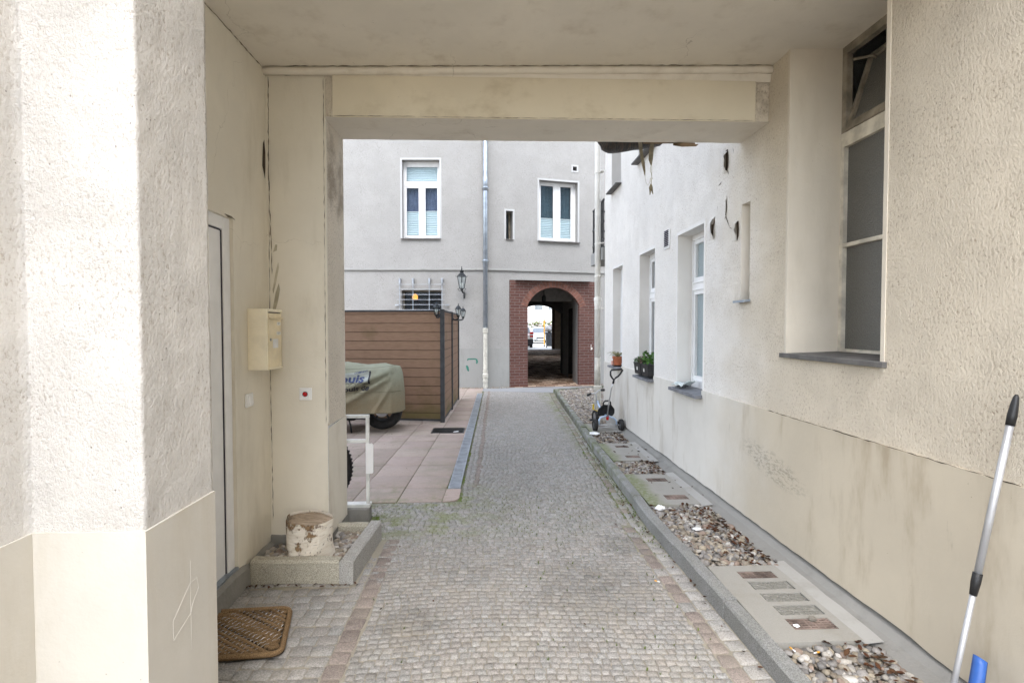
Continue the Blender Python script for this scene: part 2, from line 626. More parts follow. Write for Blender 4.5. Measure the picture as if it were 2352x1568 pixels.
def stone_extra(t, c):
    for x, y, rx, ry, k in ((.62, 2.95, .42, .42, .3), (-.42, 2.62, .22, .2, .3), (.95, 3.55, .2, .2, .25), (-.1, 5.4, .8, 1.6, .18)):
        c = t.mix(t.math('MULTIPLY', blob(t, x, y, rx, ry), k), c, (.09, .085, .075))
    # sandy trodden film near the gateway
    p = t.xyz()
    s = t.ramp(t.noise(3.2, 5, .65), .4, .7)
    s = t.math('MULTIPLY', s, t.ramp(p[1], 2.2, 4.2, .3, .05))
    c = t.mix(s, c, (.40, .36, .29))
    # algae in the damp middle and along the kerb
    g = t.ramp(t.noise(6, 5, .7), .42, .62)
    m = t.math('MULTIPLY', t.ramp(p[1], 3.5, 3.9), t.ramp(p[1], 4.5, 5.4, 1, 0))
    m = t.math('MAXIMUM', t.math('MULTIPLY', m, t.ramp(p[0], -.5, .4, 1, .1)), t.math('MULTIPLY', t.ramp(p[0], .98, 1.25), t.ramp(p[1], 3.2, 4.2)))
    c = t.mix(t.math('MULTIPLY', t.math('MULTIPLY', g, m), .75), c, (.18, .195, .09))
    return c


M['sett'] = m_attr("granite_sett", extra=stone_extra, gscale=130, gamt=.5, bump=.002)
M['pebble'] = m_attr("river_pebble", .7, .35, 160, .25, .001)
M['leaf_litter'] = m_attr("dead_leaf", .9, .2, 120, .4, .001)


def m_joint():
    t = NT("joint_sand")
    p = t.xyz()
    g = t.noise(160, 3, .7)
    c = t.mix(g, (.25, .225, .18), (.38, .345, .28))
    c = t.mix(t.ramp(p[1], 3.3, 5.2, 0, .8), c, (.10, .10, .075))
    k = t.ramp(t.noise(3.6, 5, .7), .42, .6)
    m = t.math('MULTIPLY', t.ramp(p[1], 3.2, 4.0), t.ramp(p[1], 5.5, 9.5, 1, .45))
    near = t.ramp(t.noise(2.1, 4, .7), .58, .7, 0, .35)
    c = t.mix(t.math('MAXIMUM', t.math('MULTIPLY', k, m), near), c, (.10, .135, .025))
    return t.out(c, .95, 0, .15, t.bump(g, .004))


M['joint'] = m_joint()


def slab_extra(t, c):
    w = t.noise(30, 4, .6, sc=(.35, 1.5, 1), dist=1.2)
    c = t.mix(t.ramp(w, .4, .7, 0, .45), c, (.26, .20, .17))
    g = t.ramp(t.noise(2.4, 5, .7), .46, .68)
    c = t.mix(t.math('MULTIPLY', g, .5), c, (.22, .20, .15))
    p = t.xyz()
    g2 = t.math('MULTIPLY', t.ramp(t.noise(5, 5, .7), .5, .68), t.ramp(p[1], 4.5, 5.4, .5, .08))
    return t.mix(g2, c, (.15, .17, .07))


M['slab'] = m_attr("paving_slab", .85, .3, 120, .2, .002, extra=slab_extra)


def m_granite(name, col, moss=0.0):
    t = NT(name)
    g = t.noise(190, 3, .75)
    c = t.mix(t.ramp(g, .32, .68), tuple(x * .5 for x in col), tuple(min(1, x * 1.25) for x in col))
    c = t.mix(t.ramp(t.noise(3, 5, .6), .45, .72, 0, .5), c, tuple(x * .6 for x in col))
    if moss:
        p = t.xyz()
        k = t.math('MULTIPLY', t.ramp(t.noise(5, 5, .7), .42, .62), t.ramp(p[1], 3.6, 6.0, .08, moss))
        c = t.mix(k, c, (.11, .13, .05))
    return t.out(c, .85, 0, .3, t.bump(t.math('ADD', g, t.noise(30, 3)), .003))


M['granite'] = m_granite("granite_kerb", (.27, .268, .258), .75)
M['granite_mid'] = m_granite("pale_granite", (.40, .39, .365))
M['granite_light'] = m_granite("lichened_granite", (.46, .43, .35))


def m_cover_slab():
    t = NT("light_well_concrete")
    p = t.xyz()
    g = t.noise(130, 3, .7)
    c = t.mix(g, (.25, .24, .215), (.345, .33, .295))
    c = t.mix(t.ramp(t.noise(4, 5, .65), .5, .75, 0, .6), c, (.24, .22, .18))
    e = t.math('ADD', p[0], t.math('MULTIPLY', t.noise(6, 4, .7), .16))
    k = t.math('MULTIPLY', t.ramp(e, 1.46, 1.58, 1, 0), t.ramp(p[1], 3.2, 4.0))
    k = t.math('MULTIPLY', k, t.ramp(t.noise(26, 5, .75), .34, .58, .25, 1))
    c = t.mix(t.math('MULTIPLY', k, .85), c, (.15, .175, .07))
    return t.out(c, .9, 0, .3, t.bump(g, .002))


M['cover_slab'] = m_cover_slab()


def m_glassblock():
    t = NT("dirty_glass_block")
    w = t.voro(34, feature='DISTANCE_TO_EDGE')
    r = t.ramp(w.outputs["Distance"], .02, .16)
    c = t.mix(r, (.27, .26, .23), (.19, .185, .16))
    return t.out(c, .5, 0, .5, t.bump(r, .006))


M['glass_block'] = m_glassblock()


def m_bark():
    t = NT("birch_bark")
    a = t.noise(6.5, 6, .72, sc=(1, 1, .8))
    c = t.mix(t.ramp(t.noise(40, 4, .7, sc=(.3, .3, 1.6)), .35, .7, 0, .5), (.80, .75, .66), (.55, .46, .35))
    c = t.mix(t.ramp(a, .55, .60), c, (.27, .18, .10))
    c = t.mix(t.ramp(t.noise(15, 5, .75), .56, .64, 0, .85), c, (.13, .08, .05))
    l = t.noise(26, 3, .6, sc=(.25, .25, 3.0))
    c = t.mix(t.ramp(l, .64, .70, 0, .8), c, (.12, .08, .055))
    return t.out(c, .85, 0, .25, t.bump(t.math('ADD', a, t.math('MULTIPLY', t.ramp(a, .55, .60), -.35)), .02))


M['bark'] = m_bark()


def m_cutwood():
    t = NT("grey_cut_wood")
    ob = t.pos()
    r = t.noise(28, 4, .7, sc=(.5, 2, 1), dist=.5)
    c = t.mix(t.ramp(r, .3, .7), (.24, .18, .125), (.42, .335, .25))
    c = t.mix(t.ramp(t.noise(9, 4, .7), .55, .7, 0, .75), c, (.08, .06, .045))
    return t.out(c, .9, 0, .2, t.bump(r, .006))


M['cut_wood'] = m_cutwood()


def m_coir():
    t = NT("coir")
    g = t.noise(260, 3, .75)
    c = t.mix(t.ramp(g, .3, .7), (.13, .078, .038), (.37, .245, .13))
    return t.out(c, .95, 0, .1, t.bump(g, .006))


M['coir'] = m_coir()
M['coir_dark'] = plain("coir_groove", (.05, .035, .02), .95, var=.4)
M['wire'] = plain("steel_wire", (.5, .5, .5), .35, .9)


def m_canvas():
    t = NT("cover_canvas")
    p = t.xyz()
    c = t.mix(t.ramp(p[2], .35, .95), (.20, .155, .09), (.22, .235, .175))
    c = t.mix(t.ramp(t.noise(5, 5, .65), .4, .7, 0, .5), c, (.15, .135, .085))
    c = t.mix(t.ramp(t.noise(140, 3), .35, .65, 0, .25), c, (.33, .32, .26))
    return t.out(c, .85, 0, .25, t.bump(t.noise(400, 2), .0006))


M['canvas'] = m_canvas()
M['ink_blue'] = plain("blue_print", (.045, .06, .13), .8)
M['ink_black'] = plain("black_print", (.022, .022, .03), .8)
M['print_pale'] = plain("pale_print", (.29, .31, .285), .8)


def m_boards():
    t = NT("brown_composite_board")
    p = t.xyz()
    g = t.noise(40, 4, .6, sc=(.2, .2, 3))
    c = t.mix(t.ramp(g, .3, .7), (.19, .115, .075), (.245, .155, .104))
    v = t.noise(2.2, 4, .6)
    c = t.mix(t.ramp(v, .5, .72, 0, .55), c, (.12, .085, .04))
    gr = t.math('MULTIPLY', t.ramp(p[2], .08, .42, 1, 0), t.ramp(t.noise(3, 4, .65), .3, .6))
    c = t.mix(t.math('MULTIPLY', gr, .75), c, (.095, .085, .025))
    w = t.n("ShaderNodeMath", operation='FRACT')
    t.set(w.inputs[0], t.math('DIVIDE', p[2], .1462))
    gap = t.ramp(w.outputs[0], .0, .07, 1, 0)
    c = t.mix(gap, c, (.035, .022, .018))
    return t.out(c, .75, 0, .3, t.bump(t.math('SUBTRACT', 1.0, gap), .008))


M['boards'] = m_boards()


def m_clinker():
    t = NT("mixed_clinker_paving")
    p = t.n("ShaderNodeVectorMath", operation='MULTIPLY')
    t.set(p.inputs[0], t.pos())
    p.inputs[1].default_value = (4.2, 4.2, 0)
    br = t.n("ShaderNodeTexBrick", Vector=p.outputs[0], Color1=(.19, .12, .08), Color2=(.78, .62, .48), Mortar=(.05, .04, .035), Scale=1.0)
    br.inputs["Bias"].default_value = -.25
    br.inputs["Mortar Size"].default_value = .03
    br.inputs["Brick Width"].default_value = 1.0
    br.inputs["Row Height"].default_value = 1.0
    n = t.mix(t.ramp(t.noise(2.5, 4), .4, .7, 0, .5), br.outputs["Color"], (.10, .065, .045))
    return t.out(n, .95, 0, .1)


M['clinker'] = m_clinker()
M['asphalt'] = plain("street_asphalt", (.16, .16, .155), .9, var=.1)
M['pavement'] = plain("pale_pavement", (.60, .59, .56), .9, var=.1)
M['earth'] = plain("bedding_ground", (.20, .18, .15), .95, var=.2)
M['apron'] = smooth_plaster("grey_screed", (.27, .275, .28), (.16, .165, .165), bump=.003, amt=.6, vs=(1, 1, 1))


def m_tarp():
    t = NT("dark_rolled_tarpaulin")
    ob = t.pos()
    g = t.noise(24, 5, .65, sc=(3, .6, .8), dist=1)
    c = t.mix(t.ramp(g, .4, .75), (.012, .011, .010), (.10, .06, .035))
    return t.out(c, .42, 0, .5, t.bump(g, .01))


M['tarp'] = m_tarp()

# wall faces
FW = Fr((1.92, 0), (0, 1), (-1, 0))                       # long white wall on the right; u = distance along the alley
FL = Fr((-.15, 12.85), (1, -.041), (-.041, -1))           # rear house, part left of the zinc pipe
FR = Fr((-.15, 12.85), (1, .22), (.22, -1))               # rear house, part right of the zinc pipe
FD = Fr((-1.49, 0), (0, 1), (1, 0))                       # wall with the white door


def kerb_x(y):
    return float(np.interp(y, [-6, 2, 2.7, 3.8, 6, 8.7, 11, 11.8], [1.27, 1.255, 1.242, 1.212, 1.265, 1.368, 1.45, 1.50]))


def drain_x(y):
    return -.419 + (y - 4.83) * .0135


# ================================================================== GROUND
b = MB()
b.quad((-60, -30, -.06), (60, -30, -.06), (60, 120, -.06), (-60, 120, -.06))
setting(b.build("ground", M['earth']))



def undul(x, y):
    return .006 * math.sin(x * 2.3 + y * .7) + .004 * math.sin(y * 1.9 - x) - .004


b = MB()
b.grid(lambda i, j: (-1.6 + 3.35 * i, -4 + 8.44 * j, undul(-1.6 + 3.35 * i, -4 + 8.44 * j) - .005), 40, 80)
b.grid(lambda i, j: (-.30 + .12 * j + (2.05 - .12 * j) * i, 4.44 + 7.86 * j, undul(-.30 + .12 * j + (2.05 - .12 * j) * i, 4.44 + 7.86 * j) - .005), 26, 80)
setting(b.build("paving_joints", M['joint'], smooth=True))


def setts(cells):
    """cells: (x, y, half length, half width, height, colour, turn) -> one sheet of rounded stones"""
    n = len(cells)
    A = np.array([c[:5] for c in cells])
    C = np.array([c[5] for c in cells])
    T = np.array([c[6] for c in cells])
    rs = np.random.RandomState(3)
    k = .2
    oc = np.array([(-1 + k, -1), (1 - k, -1), (1, -1 + k), (1, 1 - k), (1 - k, 1), (-1 + k, 1), (-1, 1 - k), (-1, -1 + k)])
    V = np.zeros((n, 25, 3))
    jit = rs.uniform(-.07, .07, (n, 8, 2))
    for r, (sc, z) in enumerate(((1.0, -.02), (.985, -.0025), (.90, 0.0))):
        px = (oc[None, :, 0] + jit[:, :, 0]) * A[:, 2:3] * sc
        py = (oc[None, :, 1] + jit[:, :, 1]) * A[:, 3:4] * sc
        V[:, r * 8:(r + 1) * 8, 0] = A[:, 0:1] + px * np.cos(T)[:, None] - py * np.sin(T)[:, None]
        V[:, r * 8:(r + 1) * 8, 1] = A[:, 1:2] + px * np.sin(T)[:, None] + py * np.cos(T)[:, None]
        V[:, r * 8:(r + 1) * 8, 2] = A[:, 4:5] + z + (rs.uniform(-.0014, .0014, (n, 8)) if r else 0)
    V[:, 24, 0], V[:, 24, 1], V[:, 24, 2] = A[:, 0], A[:, 1], A[:, 4] + .0004
    q = [(r * 8 + i, r * 8 + (i + 1) % 8, (r + 1) * 8 + (i + 1) % 8, (r + 1) * 8 + i) for r in range(2) for i in range(8)]
    t = [(16 + i, 16 + (i + 1) % 8, 24) for i in range(8)]
    base = (np.arange(n) * 25)[:, None, None]
    Q = (np.array(q)[None] + base).reshape(-1, 4)
    Tt = (np.array(t)[None] + base).reshape(-1, 3)
    return V.reshape(-1, 3), [Q, Tt], np.repeat(C, 25, axis=0)


def grey_sett():
    k = RND.gauss(.345, .026)
    k = max(.24, min(.44, k))
    w = RND.uniform(-.002, .016)
    return (k + .008 + w, k - .002, k - .022 - w * .5)


def red_sett():
    k = RND.uniform(.85, 1.15)
    return (.30 * k, .25 * k, .22 * k)


cells = []

# small setts, rows across the lane
y = -1.2
row = 0
while y < 12.25:
    hw = RND.uniform(.0185, .0225)
    row += 1
    if 3.02 < y < 3.66:
        x = -.765
    elif y <= 3.02:
        x = -.664
    elif y < 4.44:
        x = -4.2
    else:
        x = (drain_x(y) + .14 if y > 4.84 else -.27)
    near_end = kerb_x(y) - .19 if y < 3.9 else kerb_x(y) - .12
    x += RND.uniform(0, .012)
    while x < near_end - .02:
        hl = min(RND.uniform(.020, .030), max(.012, (near_end - x) / 2))
        c = grey_sett()
        if y > 4.84 and .09 < x - drain_x(y) - .125 < .15:
            c = red_sett()
        yy = y + .035 * math.sin(x * 1.7 + 1.1) + .02 * math.sin(y * .9 + x * 3) + RND.uniform(-.0025, .0025)
        if not (x < -.95 and 3.62 < yy < 4.12 and x > -1.25) and not (x < -1.05 and yy < 3.9):
            cells.append((x + hl, yy, hl - .0014, hw - .0013, undul(x, y) + RND.uniform(-.002, .002), c, RND.uniform(-.06, .06)))
        x += 2 * hl
    y += 2 * hw
# the two reddish courses and the larger stones between them and the edges
y = -1.2
while y < 12.1:
    h = RND.uniform(.042, .055)
    if y < 3.9:
        xr = kerb_x(y) - .145
        cells.append((xr, y, .040, h - .0022, undul(xr, y) + .001, red_sett() if RND.random() < .85 else grey_sett(), RND.uniform(-.04, .04)))
        cells.append((kerb_x(y) - .052, y + .02, .044, h - .0022, undul(xr, y), tuple(c * 1.15 for c in grey_sett()), RND.uniform(-.05, .05)))
    else:
        cells.append((kerb_x(y) - .082, y, .032, h - .0022, undul(1.1, y), red_sett() if RND.random() < .6 else grey_sett(), RND.uniform(-.04, .04)))
        cells.append((kerb_x(y) - .027, y + .02, .020, h - .0022, undul(1.1, y), grey_sett(), RND.uniform(-.05, .05)))
    if y < 3.66:
        cells.append((-.712 - (3 - y) * .004, y, .046, h - .0022, undul(-.7, y) + .001, red_sett() if RND.random() < .9 else grey_sett(), RND.uniform(-.04, .04)))
    y += 2 * h
# larger setts in front of the door and the planter
y = -1.2
while y < 3.03:
    h = RND.uniform(.036, .043)
    x = -.761 - (3 - y) * .004
    while x > -1.5:
        hl = RND.uniform(.036, .052)
        cells.append((x - hl, y + RND.uniform(-.006, .006), hl - .0022, h - .0022, undul(x, y) + RND.uniform(-.003, .003), grey_sett(), RND.uniform(-.08, .08)))
        x -= 2 * hl
    y += 2 * h
y = 3.03
while y < 3.68:
    cells.append((-.792, y, .024, .042, -.003, grey_sett(), RND.uniform(-.05, .05)))
    y += .088
x = -1.42
while x < -.85:
    cells.append((x, 3.052 + .012 * math.sin(x * 9), .036, .016, -.004, grey_sett(), RND.uniform(-.05, .05)))
    x += .076
V, Fc, Cc = setts(cells)
setting(raw_mesh("lane_paving", V, Fc, M['sett'], col=Cc))

# pink slabs of the yard
cells_v, cells_q, cols = [], [], []
n = 0
for i in range(-1, 16):
    for j in range(0, 21):
        x0 = -.44 - .4 * (i + 1)
        y0 = 4.47 + .4 * j
        sh = lambda yy: (yy - 4.47) * .03
        x1 = x0 + .4
        if i == -1:
            continue
        y1 = y0 + .4
        k = RND.uniform(.88, 1.08)
        c = (.39 * k, .318 * k * RND.uniform(.98, 1.02), .275 * k)
        g = .004
        z = RND.uniform(-.002, .002)
        P = [(x0 + sh(y0) + g, y0 + g), (x1 + sh(y0) - g, y0 + g), (x1 + sh(y1) - g, y1 - g), (x0 + sh(y1) + g, y1 - g)]
        for zz, ins in ((-.02, 0), (z - .002, 0), (z, .003)):
            for q, (sx, sy) in zip(P, ((1, 1), (-1, 1), (-1, -1), (1, -1))):
                cells_v.append((q[0] + sx * ins, q[1] + sy * ins, zz))
                cols.append(c)
        for r in range(2):
            for e in range(4):
                cells_q.append((n + r * 4 + e, n + r * 4 + (e + 1) % 4, n + r * 4 + 4 + (e + 1) % 4, n + r * 4 + 4 + e))
        cells_q.append((n + 8, n + 9, n + 10, n + 11))
        n += 12
V = np.array(cells_v)
o = raw_mesh("yard_slabs", V, [np.array(cells_q)], M['slab'], col=np.array(cols), smooth=False)
setting(o)
b = MB()
pts = [(-.436, 4.474)] + [(-.40 + .11 * math.sin(a), 4.584 - .11 * math.cos(a)) for a in np.linspace(.05, 1.5, 7)] + [(-.29, 4.822), (-.428, 4.822)]
b.c = (.40, .32, .28)
b.poly_prism(pts, lambda u, v, k: (u, v, .001 - .02 * k))
setting(b.build("yard_corner_slab", M['slab'], color=True))
b = MB()
b.quad((-8, 4.43, -.009), (-.3, 4.43, -.009), (-.16, 12.9, -.009), (-8, 12.9, -.009))
setting(b.build("yard_bedding", M['joint']))

# grey screed in front of the brick arch and a narrow pebble strip along the rear house
b = MB()
b.add([(-.35, 12.28, -.002), (1.56, 11.86, -.002), (4.6, 12.3, -.002), (4.6, 14.2, -.002), (-.35, 13.2, -.002)], [(0, 1, 2, 3, 4)])
setting(b.build("screed_apron", M['apron']))

# kerb: granite stones end to end round the gravel bed
b = MB()
ys = [-6, -4.9, -3.8, -2.7, -1.6, -.5, .55, 1.55, 2.62, 3.32, 4.3, 5.3, 6.3, 7.3, 8.3, 9.3, 10.3, 11.1, 11.74]
for ya, yb in zip(ys, ys[1:]):
    ya += .004
    yb -= .004
    nseg = 4
    vs, fs = [], []
    hh = .09 + RND.uniform(-.006, .006)
    for k in range(nseg + 1):
        yy = ya + (yb - ya) * k / nseg
        x = kerb_x(yy) + RND.uniform(-.003, .003)
        for dx, z in ((0, -.03), (0, hh - .012), (.011, hh), (.070, hh), (.078, hh - .008), (.078, -.03)):
            vs.append((x + dx + RND.uniform(-.0015, .0015), yy, z + RND.uniform(-.0015, .0015)))
    for k in range(nseg):
        for e in range(5):
            fs.append((k * 6 + e, k * 6 + e + 1, (k + 1) * 6 + e + 1, (k + 1) * 6 + e))
    fs += [(0, 1, 2, 3, 4, 5), tuple(nseg * 6 + e for e in (5, 4, 3, 2, 1, 0))]
    b.add(vs, fs)
for (xa, ya), (xb, yb) in (((1.50, 11.745), (2.05, 12.06)), ((2.06, 12.065), (2.9, 12.52))):
    d = Vector((xb - xa, yb - ya, 0)).normalized()
    nn = Vector((-d.y, d.x, 0))
    A, B_ = Vector((xa, ya, 0)), Vector((xb, yb, 0))
    vs = [p + nn * w + Vector((0, 0, z)) for p in (A, B_) for w, z in ((0, -.03), (0, .09), (.078, .09), (.078, -.03))]
    b.add(vs, ((0, 1, 5, 4), (1, 2, 6, 5), (2, 3, 7, 6), (0, 3, 2, 1), (4, 5, 6, 7)))
setting(b.build("kerb", M['granite']))

b = MB()
n = 24
for k in range(n):
    ya, yb = -6 + k * (17.9 / n), -6 + (k + 1) * (17.9 / n)
    b.quad((kerb_x(ya) + .05, ya, .035), (1.95 if ya < 8 else 3.4, ya, .035), (1.95 if ya < 8 else 3.4, yb, .035), (kerb_x(yb) + .05, yb, .035))
b.add([(1.55, 11.9, .0352), (3.4, 11.9, .0352), (3.4, 12.7, .0352)], [(0, 1, 2)])
setting(b.build("gravel_bed", M['earth']))

# pebbles
PB = [(.36, .31, .245), (.30, .26, .205), (.39, .36, .315), (.28, .26, .24), (.23, .19, .145), (.17, .16, .15), (.29, .22, .175), (.52, .49, .45), (.36, .31, .235), (.31, .29, .27)]


def ico():
    t = (1 + 5 ** .5) / 2
    v = np.array([(-1, t, 0), (1, t, 0), (-1, -t, 0), (1, -t, 0), (0, -1, t), (0, 1, t), (0, -1, -t), (0, 1, -t), (t, 0, -1), (t, 0, 1), (-t, 0, -1), (-t, 0, 1)], float)
    f = [(0, 11, 5), (0, 5, 1), (0, 1, 7), (0, 7, 10), (0, 10, 11), (1, 5, 9), (5, 11, 4), (11, 10, 2), (10, 7, 6), (7, 1, 8), (3, 9, 4), (3, 4, 2), (3, 2, 6), (3, 6, 8), (3, 8, 9), (4, 9, 5), (2, 4, 11), (6, 2, 10), (8, 6, 7), (9, 8, 1)]
    v /= np.linalg.norm(v, axis=1)[:, None]
    v = v.tolist()
    cache = {}

    def mid(a, c):
        k = (min(a, c), max(a, c))
        if k not in cache:
            m = np.array(v[a]) + np.array(v[c])
            v.append((m / np.linalg.norm(m)).tolist())
            cache[k] = len(v) - 1
        return cache[k]
    g = []
    for a, c, e in f:
        x, y_, z = mid(a, c), mid(c, e), mid(e, a)
        g += [(a, x, z), (c, y_, x), (e, z, y_), (x, y_, z)]
    return np.array(v), np.array(g)


ICO_V, ICO_F = ico()


def pebbles(name, spots, seed=1):
    """spots: (x, y, z, radius, colour)"""
    rs = np.random.RandomState(seed)
    n = len(spots)
    S = np.array([s[:4] for s in spots])
    C = np.array([s[4] for s in spots])
    sc = np.stack([S[:, 3] * rs.uniform(.85, 1.45, n), S[:, 3] * rs.uniform(.75, 1.1, n), S[:, 3] * rs.uniform(.5, .85, n)], 1)
    w = 1 + rs.uniform(-.16, .16, (n, len(ICO_V), 1))
    v = ICO_V[None] * w * sc[:, None, :]
    a = rs.uniform(0, 6.28, n)
    ti = rs.uniform(-.5, .5, n)
    ca, sa, ct, st = np.cos(a)[:, None], np.sin(a)[:, None], np.cos(ti)[:, None], np.sin(ti)[:, None]
    x, y_, z = v[..., 0], v[..., 1], v[..., 2]
    x, z = x * ct - z * st, x * st + z * ct
    x, y_ = x * ca - y_ * sa, x * sa + y_ * ca
    V = np.stack([x, y_, z], -1) + S[:, None, :3]
    Fq = (ICO_F[None] + (np.arange(n) * len(ICO_V))[:, None, None]).reshape(-1, 3)
    o = raw_mesh(name, V.reshape(-1, 3), [Fq], M['pebble'], col=np.repeat(C, len(ICO_V), axis=0))
    return o


def peb_col():
    c = RND.choice(PB)
    k = RND.uniform(.75, 1.12)
    return tuple(min(.8, x * k) for x in c)


spots = []
BEDS = [(-.6, 2.262), (3.025, 4.09), (4.965, 5.47), (6.32, 6.98), (7.62, 12.2)]
for ya, yb in BEDS:
    y = ya
    step = .0235 if yb < 5 else .026
    while y < yb:
        xe = 1.80 if y < 8.35 else 2.75
        x = kerb_x(y) + .085
        while x < xe:
            if not (y > 11.74 and y > 11.72 + (x - 1.5) * .55):
                r = RND.uniform(.009, .020) if RND.random() < .85 else RND.uniform(.019, .028)
                z = .05 + .018 * mnoise.noise(Vector((x * 5, y * 5, 0))) + RND.uniform(-.004, .014)
                spots.append((x + RND.uniform(-.012, .012), y + RND.uniform(-.012, .012), z, r, peb_col()))
            x += step
        y += step
setting(tag(pebbles("pebbles", spots, 4), "rounded beige and grey pebbles filling the bed between kerb and white wall", "gravel", kind="stuff"), "stuff")
spots = []
for k in range(330):
    u = RND.uniform(-.62, .6)
    p = FL.P(u, 0, RND.uniform(.02, .13)) if u < 0 else FR.P(u, 0, RND.uniform(.02, .13))
    spots.append((p.x, p.y, .008, RND.uniform(.009, .018), peb_col()))
setting(tag(pebbles("pebbles", spots, 6), "thin line of pebbles at the foot of the grey rear house", "gravel", kind="stuff"), "stuff")

# dead leaves
lv, lf, lc = [], [], []


def leaf(x, y, z, s):
    a = RND.uniform(0, 6.28)
    curl = RND.uniform(.3, 1.1)
    base = len(lv)
    tilt = RND.uniform(-.5, .5)
    c = RND.choice([(.085, .034, .017), (.10, .042, .02), (.042, .022, .014), (.10, .05, .025), (.06, .038, .022)])
    for i, (l, w) in enumerate(((-1, .1), (-.4, .5), (.3, .55), (1, .08))):
        for sgn in (-1, 0, 1):
            lx, ly = l * s, sgn * w * s
            lz = abs(sgn) * curl * w * s * .8 + .25 * s * (l * l) * curl + tilt * lx
            lv.append((x + lx * math.cos(a) - ly * math.sin(a), y + lx * math.sin(a) + ly * math.cos(a), z + lz))
            lc.append(c)
    for i in range(3):
        for j in range(2):
            lf.append((base + i * 3 + j, base + i * 3 + j + 1, base + i * 3 + 4 + j, base + i * 3 + 3 + j))


for ya, yb, n_, hug in ((1.9, 2.27, 45, .7), (3.05, 4.1, 210, .6), (4.95, 5.5, 80, .6), (6.3, 7.0, 130, .6), (7.7, 11.5, 90, .3)):
    for k in range(n_):
        y = RND.uniform(ya, yb)
        x0 = kerb_x(y) + .09
        x = 1.78 - abs(RND.gauss(0, .10)) if RND.random() < hug else RND.uniform(x0, 1.78)
        if x > x0:
            leaf(x, y, .068 + RND.uniform(0, .012), RND.uniform(.009, .021))
for k in range(60):
    y = RND.uniform(2.2, 7)
    leaf(kerb_x(y) - abs(RND.gauss(0, .035)) - .008, y, .006, RND.uniform(.006, .014))
for k in range(22):
    leaf(RND.uniform(1.40, 1.85), RND.choice([RND.uniform(4.15, 4.9), RND.uniform(5.5, 6.2)]), .085, RND.uniform(.008, .018))
for k in range(18):
    y = RND.uniform(2, 5)
    leaf(RND.uniform(-.7, 1.0), y, .004, RND.uniform(.004, .010))
for k in range(60):
    leaf(RND.uniform(-2.6, -.75), RND.uniform(8.05, 8.2) if RND.random() < .6 else RND.uniform(5, 8), .006, RND.uniform(.006, .012))
for k in range(26):
    leaf(RND.uniform(-1.46, -.8), RND.choice([3.05, 3.04]) - RND.uniform(0, .03), .004, RND.uniform(.006, .012))
o = raw_mesh("fallen_leaves", np.array(lv), [np.array(lf)], M['leaf_litter'], col=np.array(lc), smooth=False)
setting(tag(o, "curled brown dead leaves lying on pebbles, kerb edge and slabs", "leaves", kind="stuff"), "stuff")

# moss tufts between the setts
tv, tf, tc = [], [], []
for k in range(1700):
    if RND.random() < .68:
        x, y = -1.0 + abs(RND.gauss(0, .7)), RND.gauss(4.12, .3)
        if x > .8:
            continue
        if y > 4.43 and x < -.3:
            continue
        if x < -.76 and y < 3.7:
            continue
    elif RND.random() < .6:
        y = RND.uniform(3.3, 8.5)
        x = kerb_x(y) - abs(RND.gauss(.03, .05)) - .01
    else:
        x, y = RND.uniform(-.6, 1.1), RND.uniform(2.0, 3.6)
        if RND.random() < .6:
            continue
    s = RND.uniform(.004, .010)
    g = RND.uniform(.7, 1.3)
    for j in range(3):
        a = RND.uniform(0, 6.28)
        bse = len(tv)
        tv += [(x + s * .5 * math.cos(a + 1.6), y + s * .5 * math.sin(a + 1.6), -.006), (x - s * .5 * math.cos(a + 1.6), y - s * .5 * math.sin(a + 1.6), -.006), (x + s * math.cos(a), y + s * math.sin(a), .004 + s * .5)]
        tc += [(.11 * g, .15 * g, .03)] * 3
        tf.append((bse, bse + 1, bse + 2))
o = raw_mesh("moss", np.array(tv), [np.array(tf)], M['leaf_litter'], col=np.array(tc), smooth=False)
setting(tag(o, "short green moss growing in the joints of the lane setts", "moss", kind="stuff"), "stuff")


# ================================================================== BUILDINGS
def off(fr, d):
    f = Fr((0, 0), (1, 0), (0, -1))
    f.o = fr.o + fr.n * d
    f.du, f.n = fr.du, fr.n
    return f


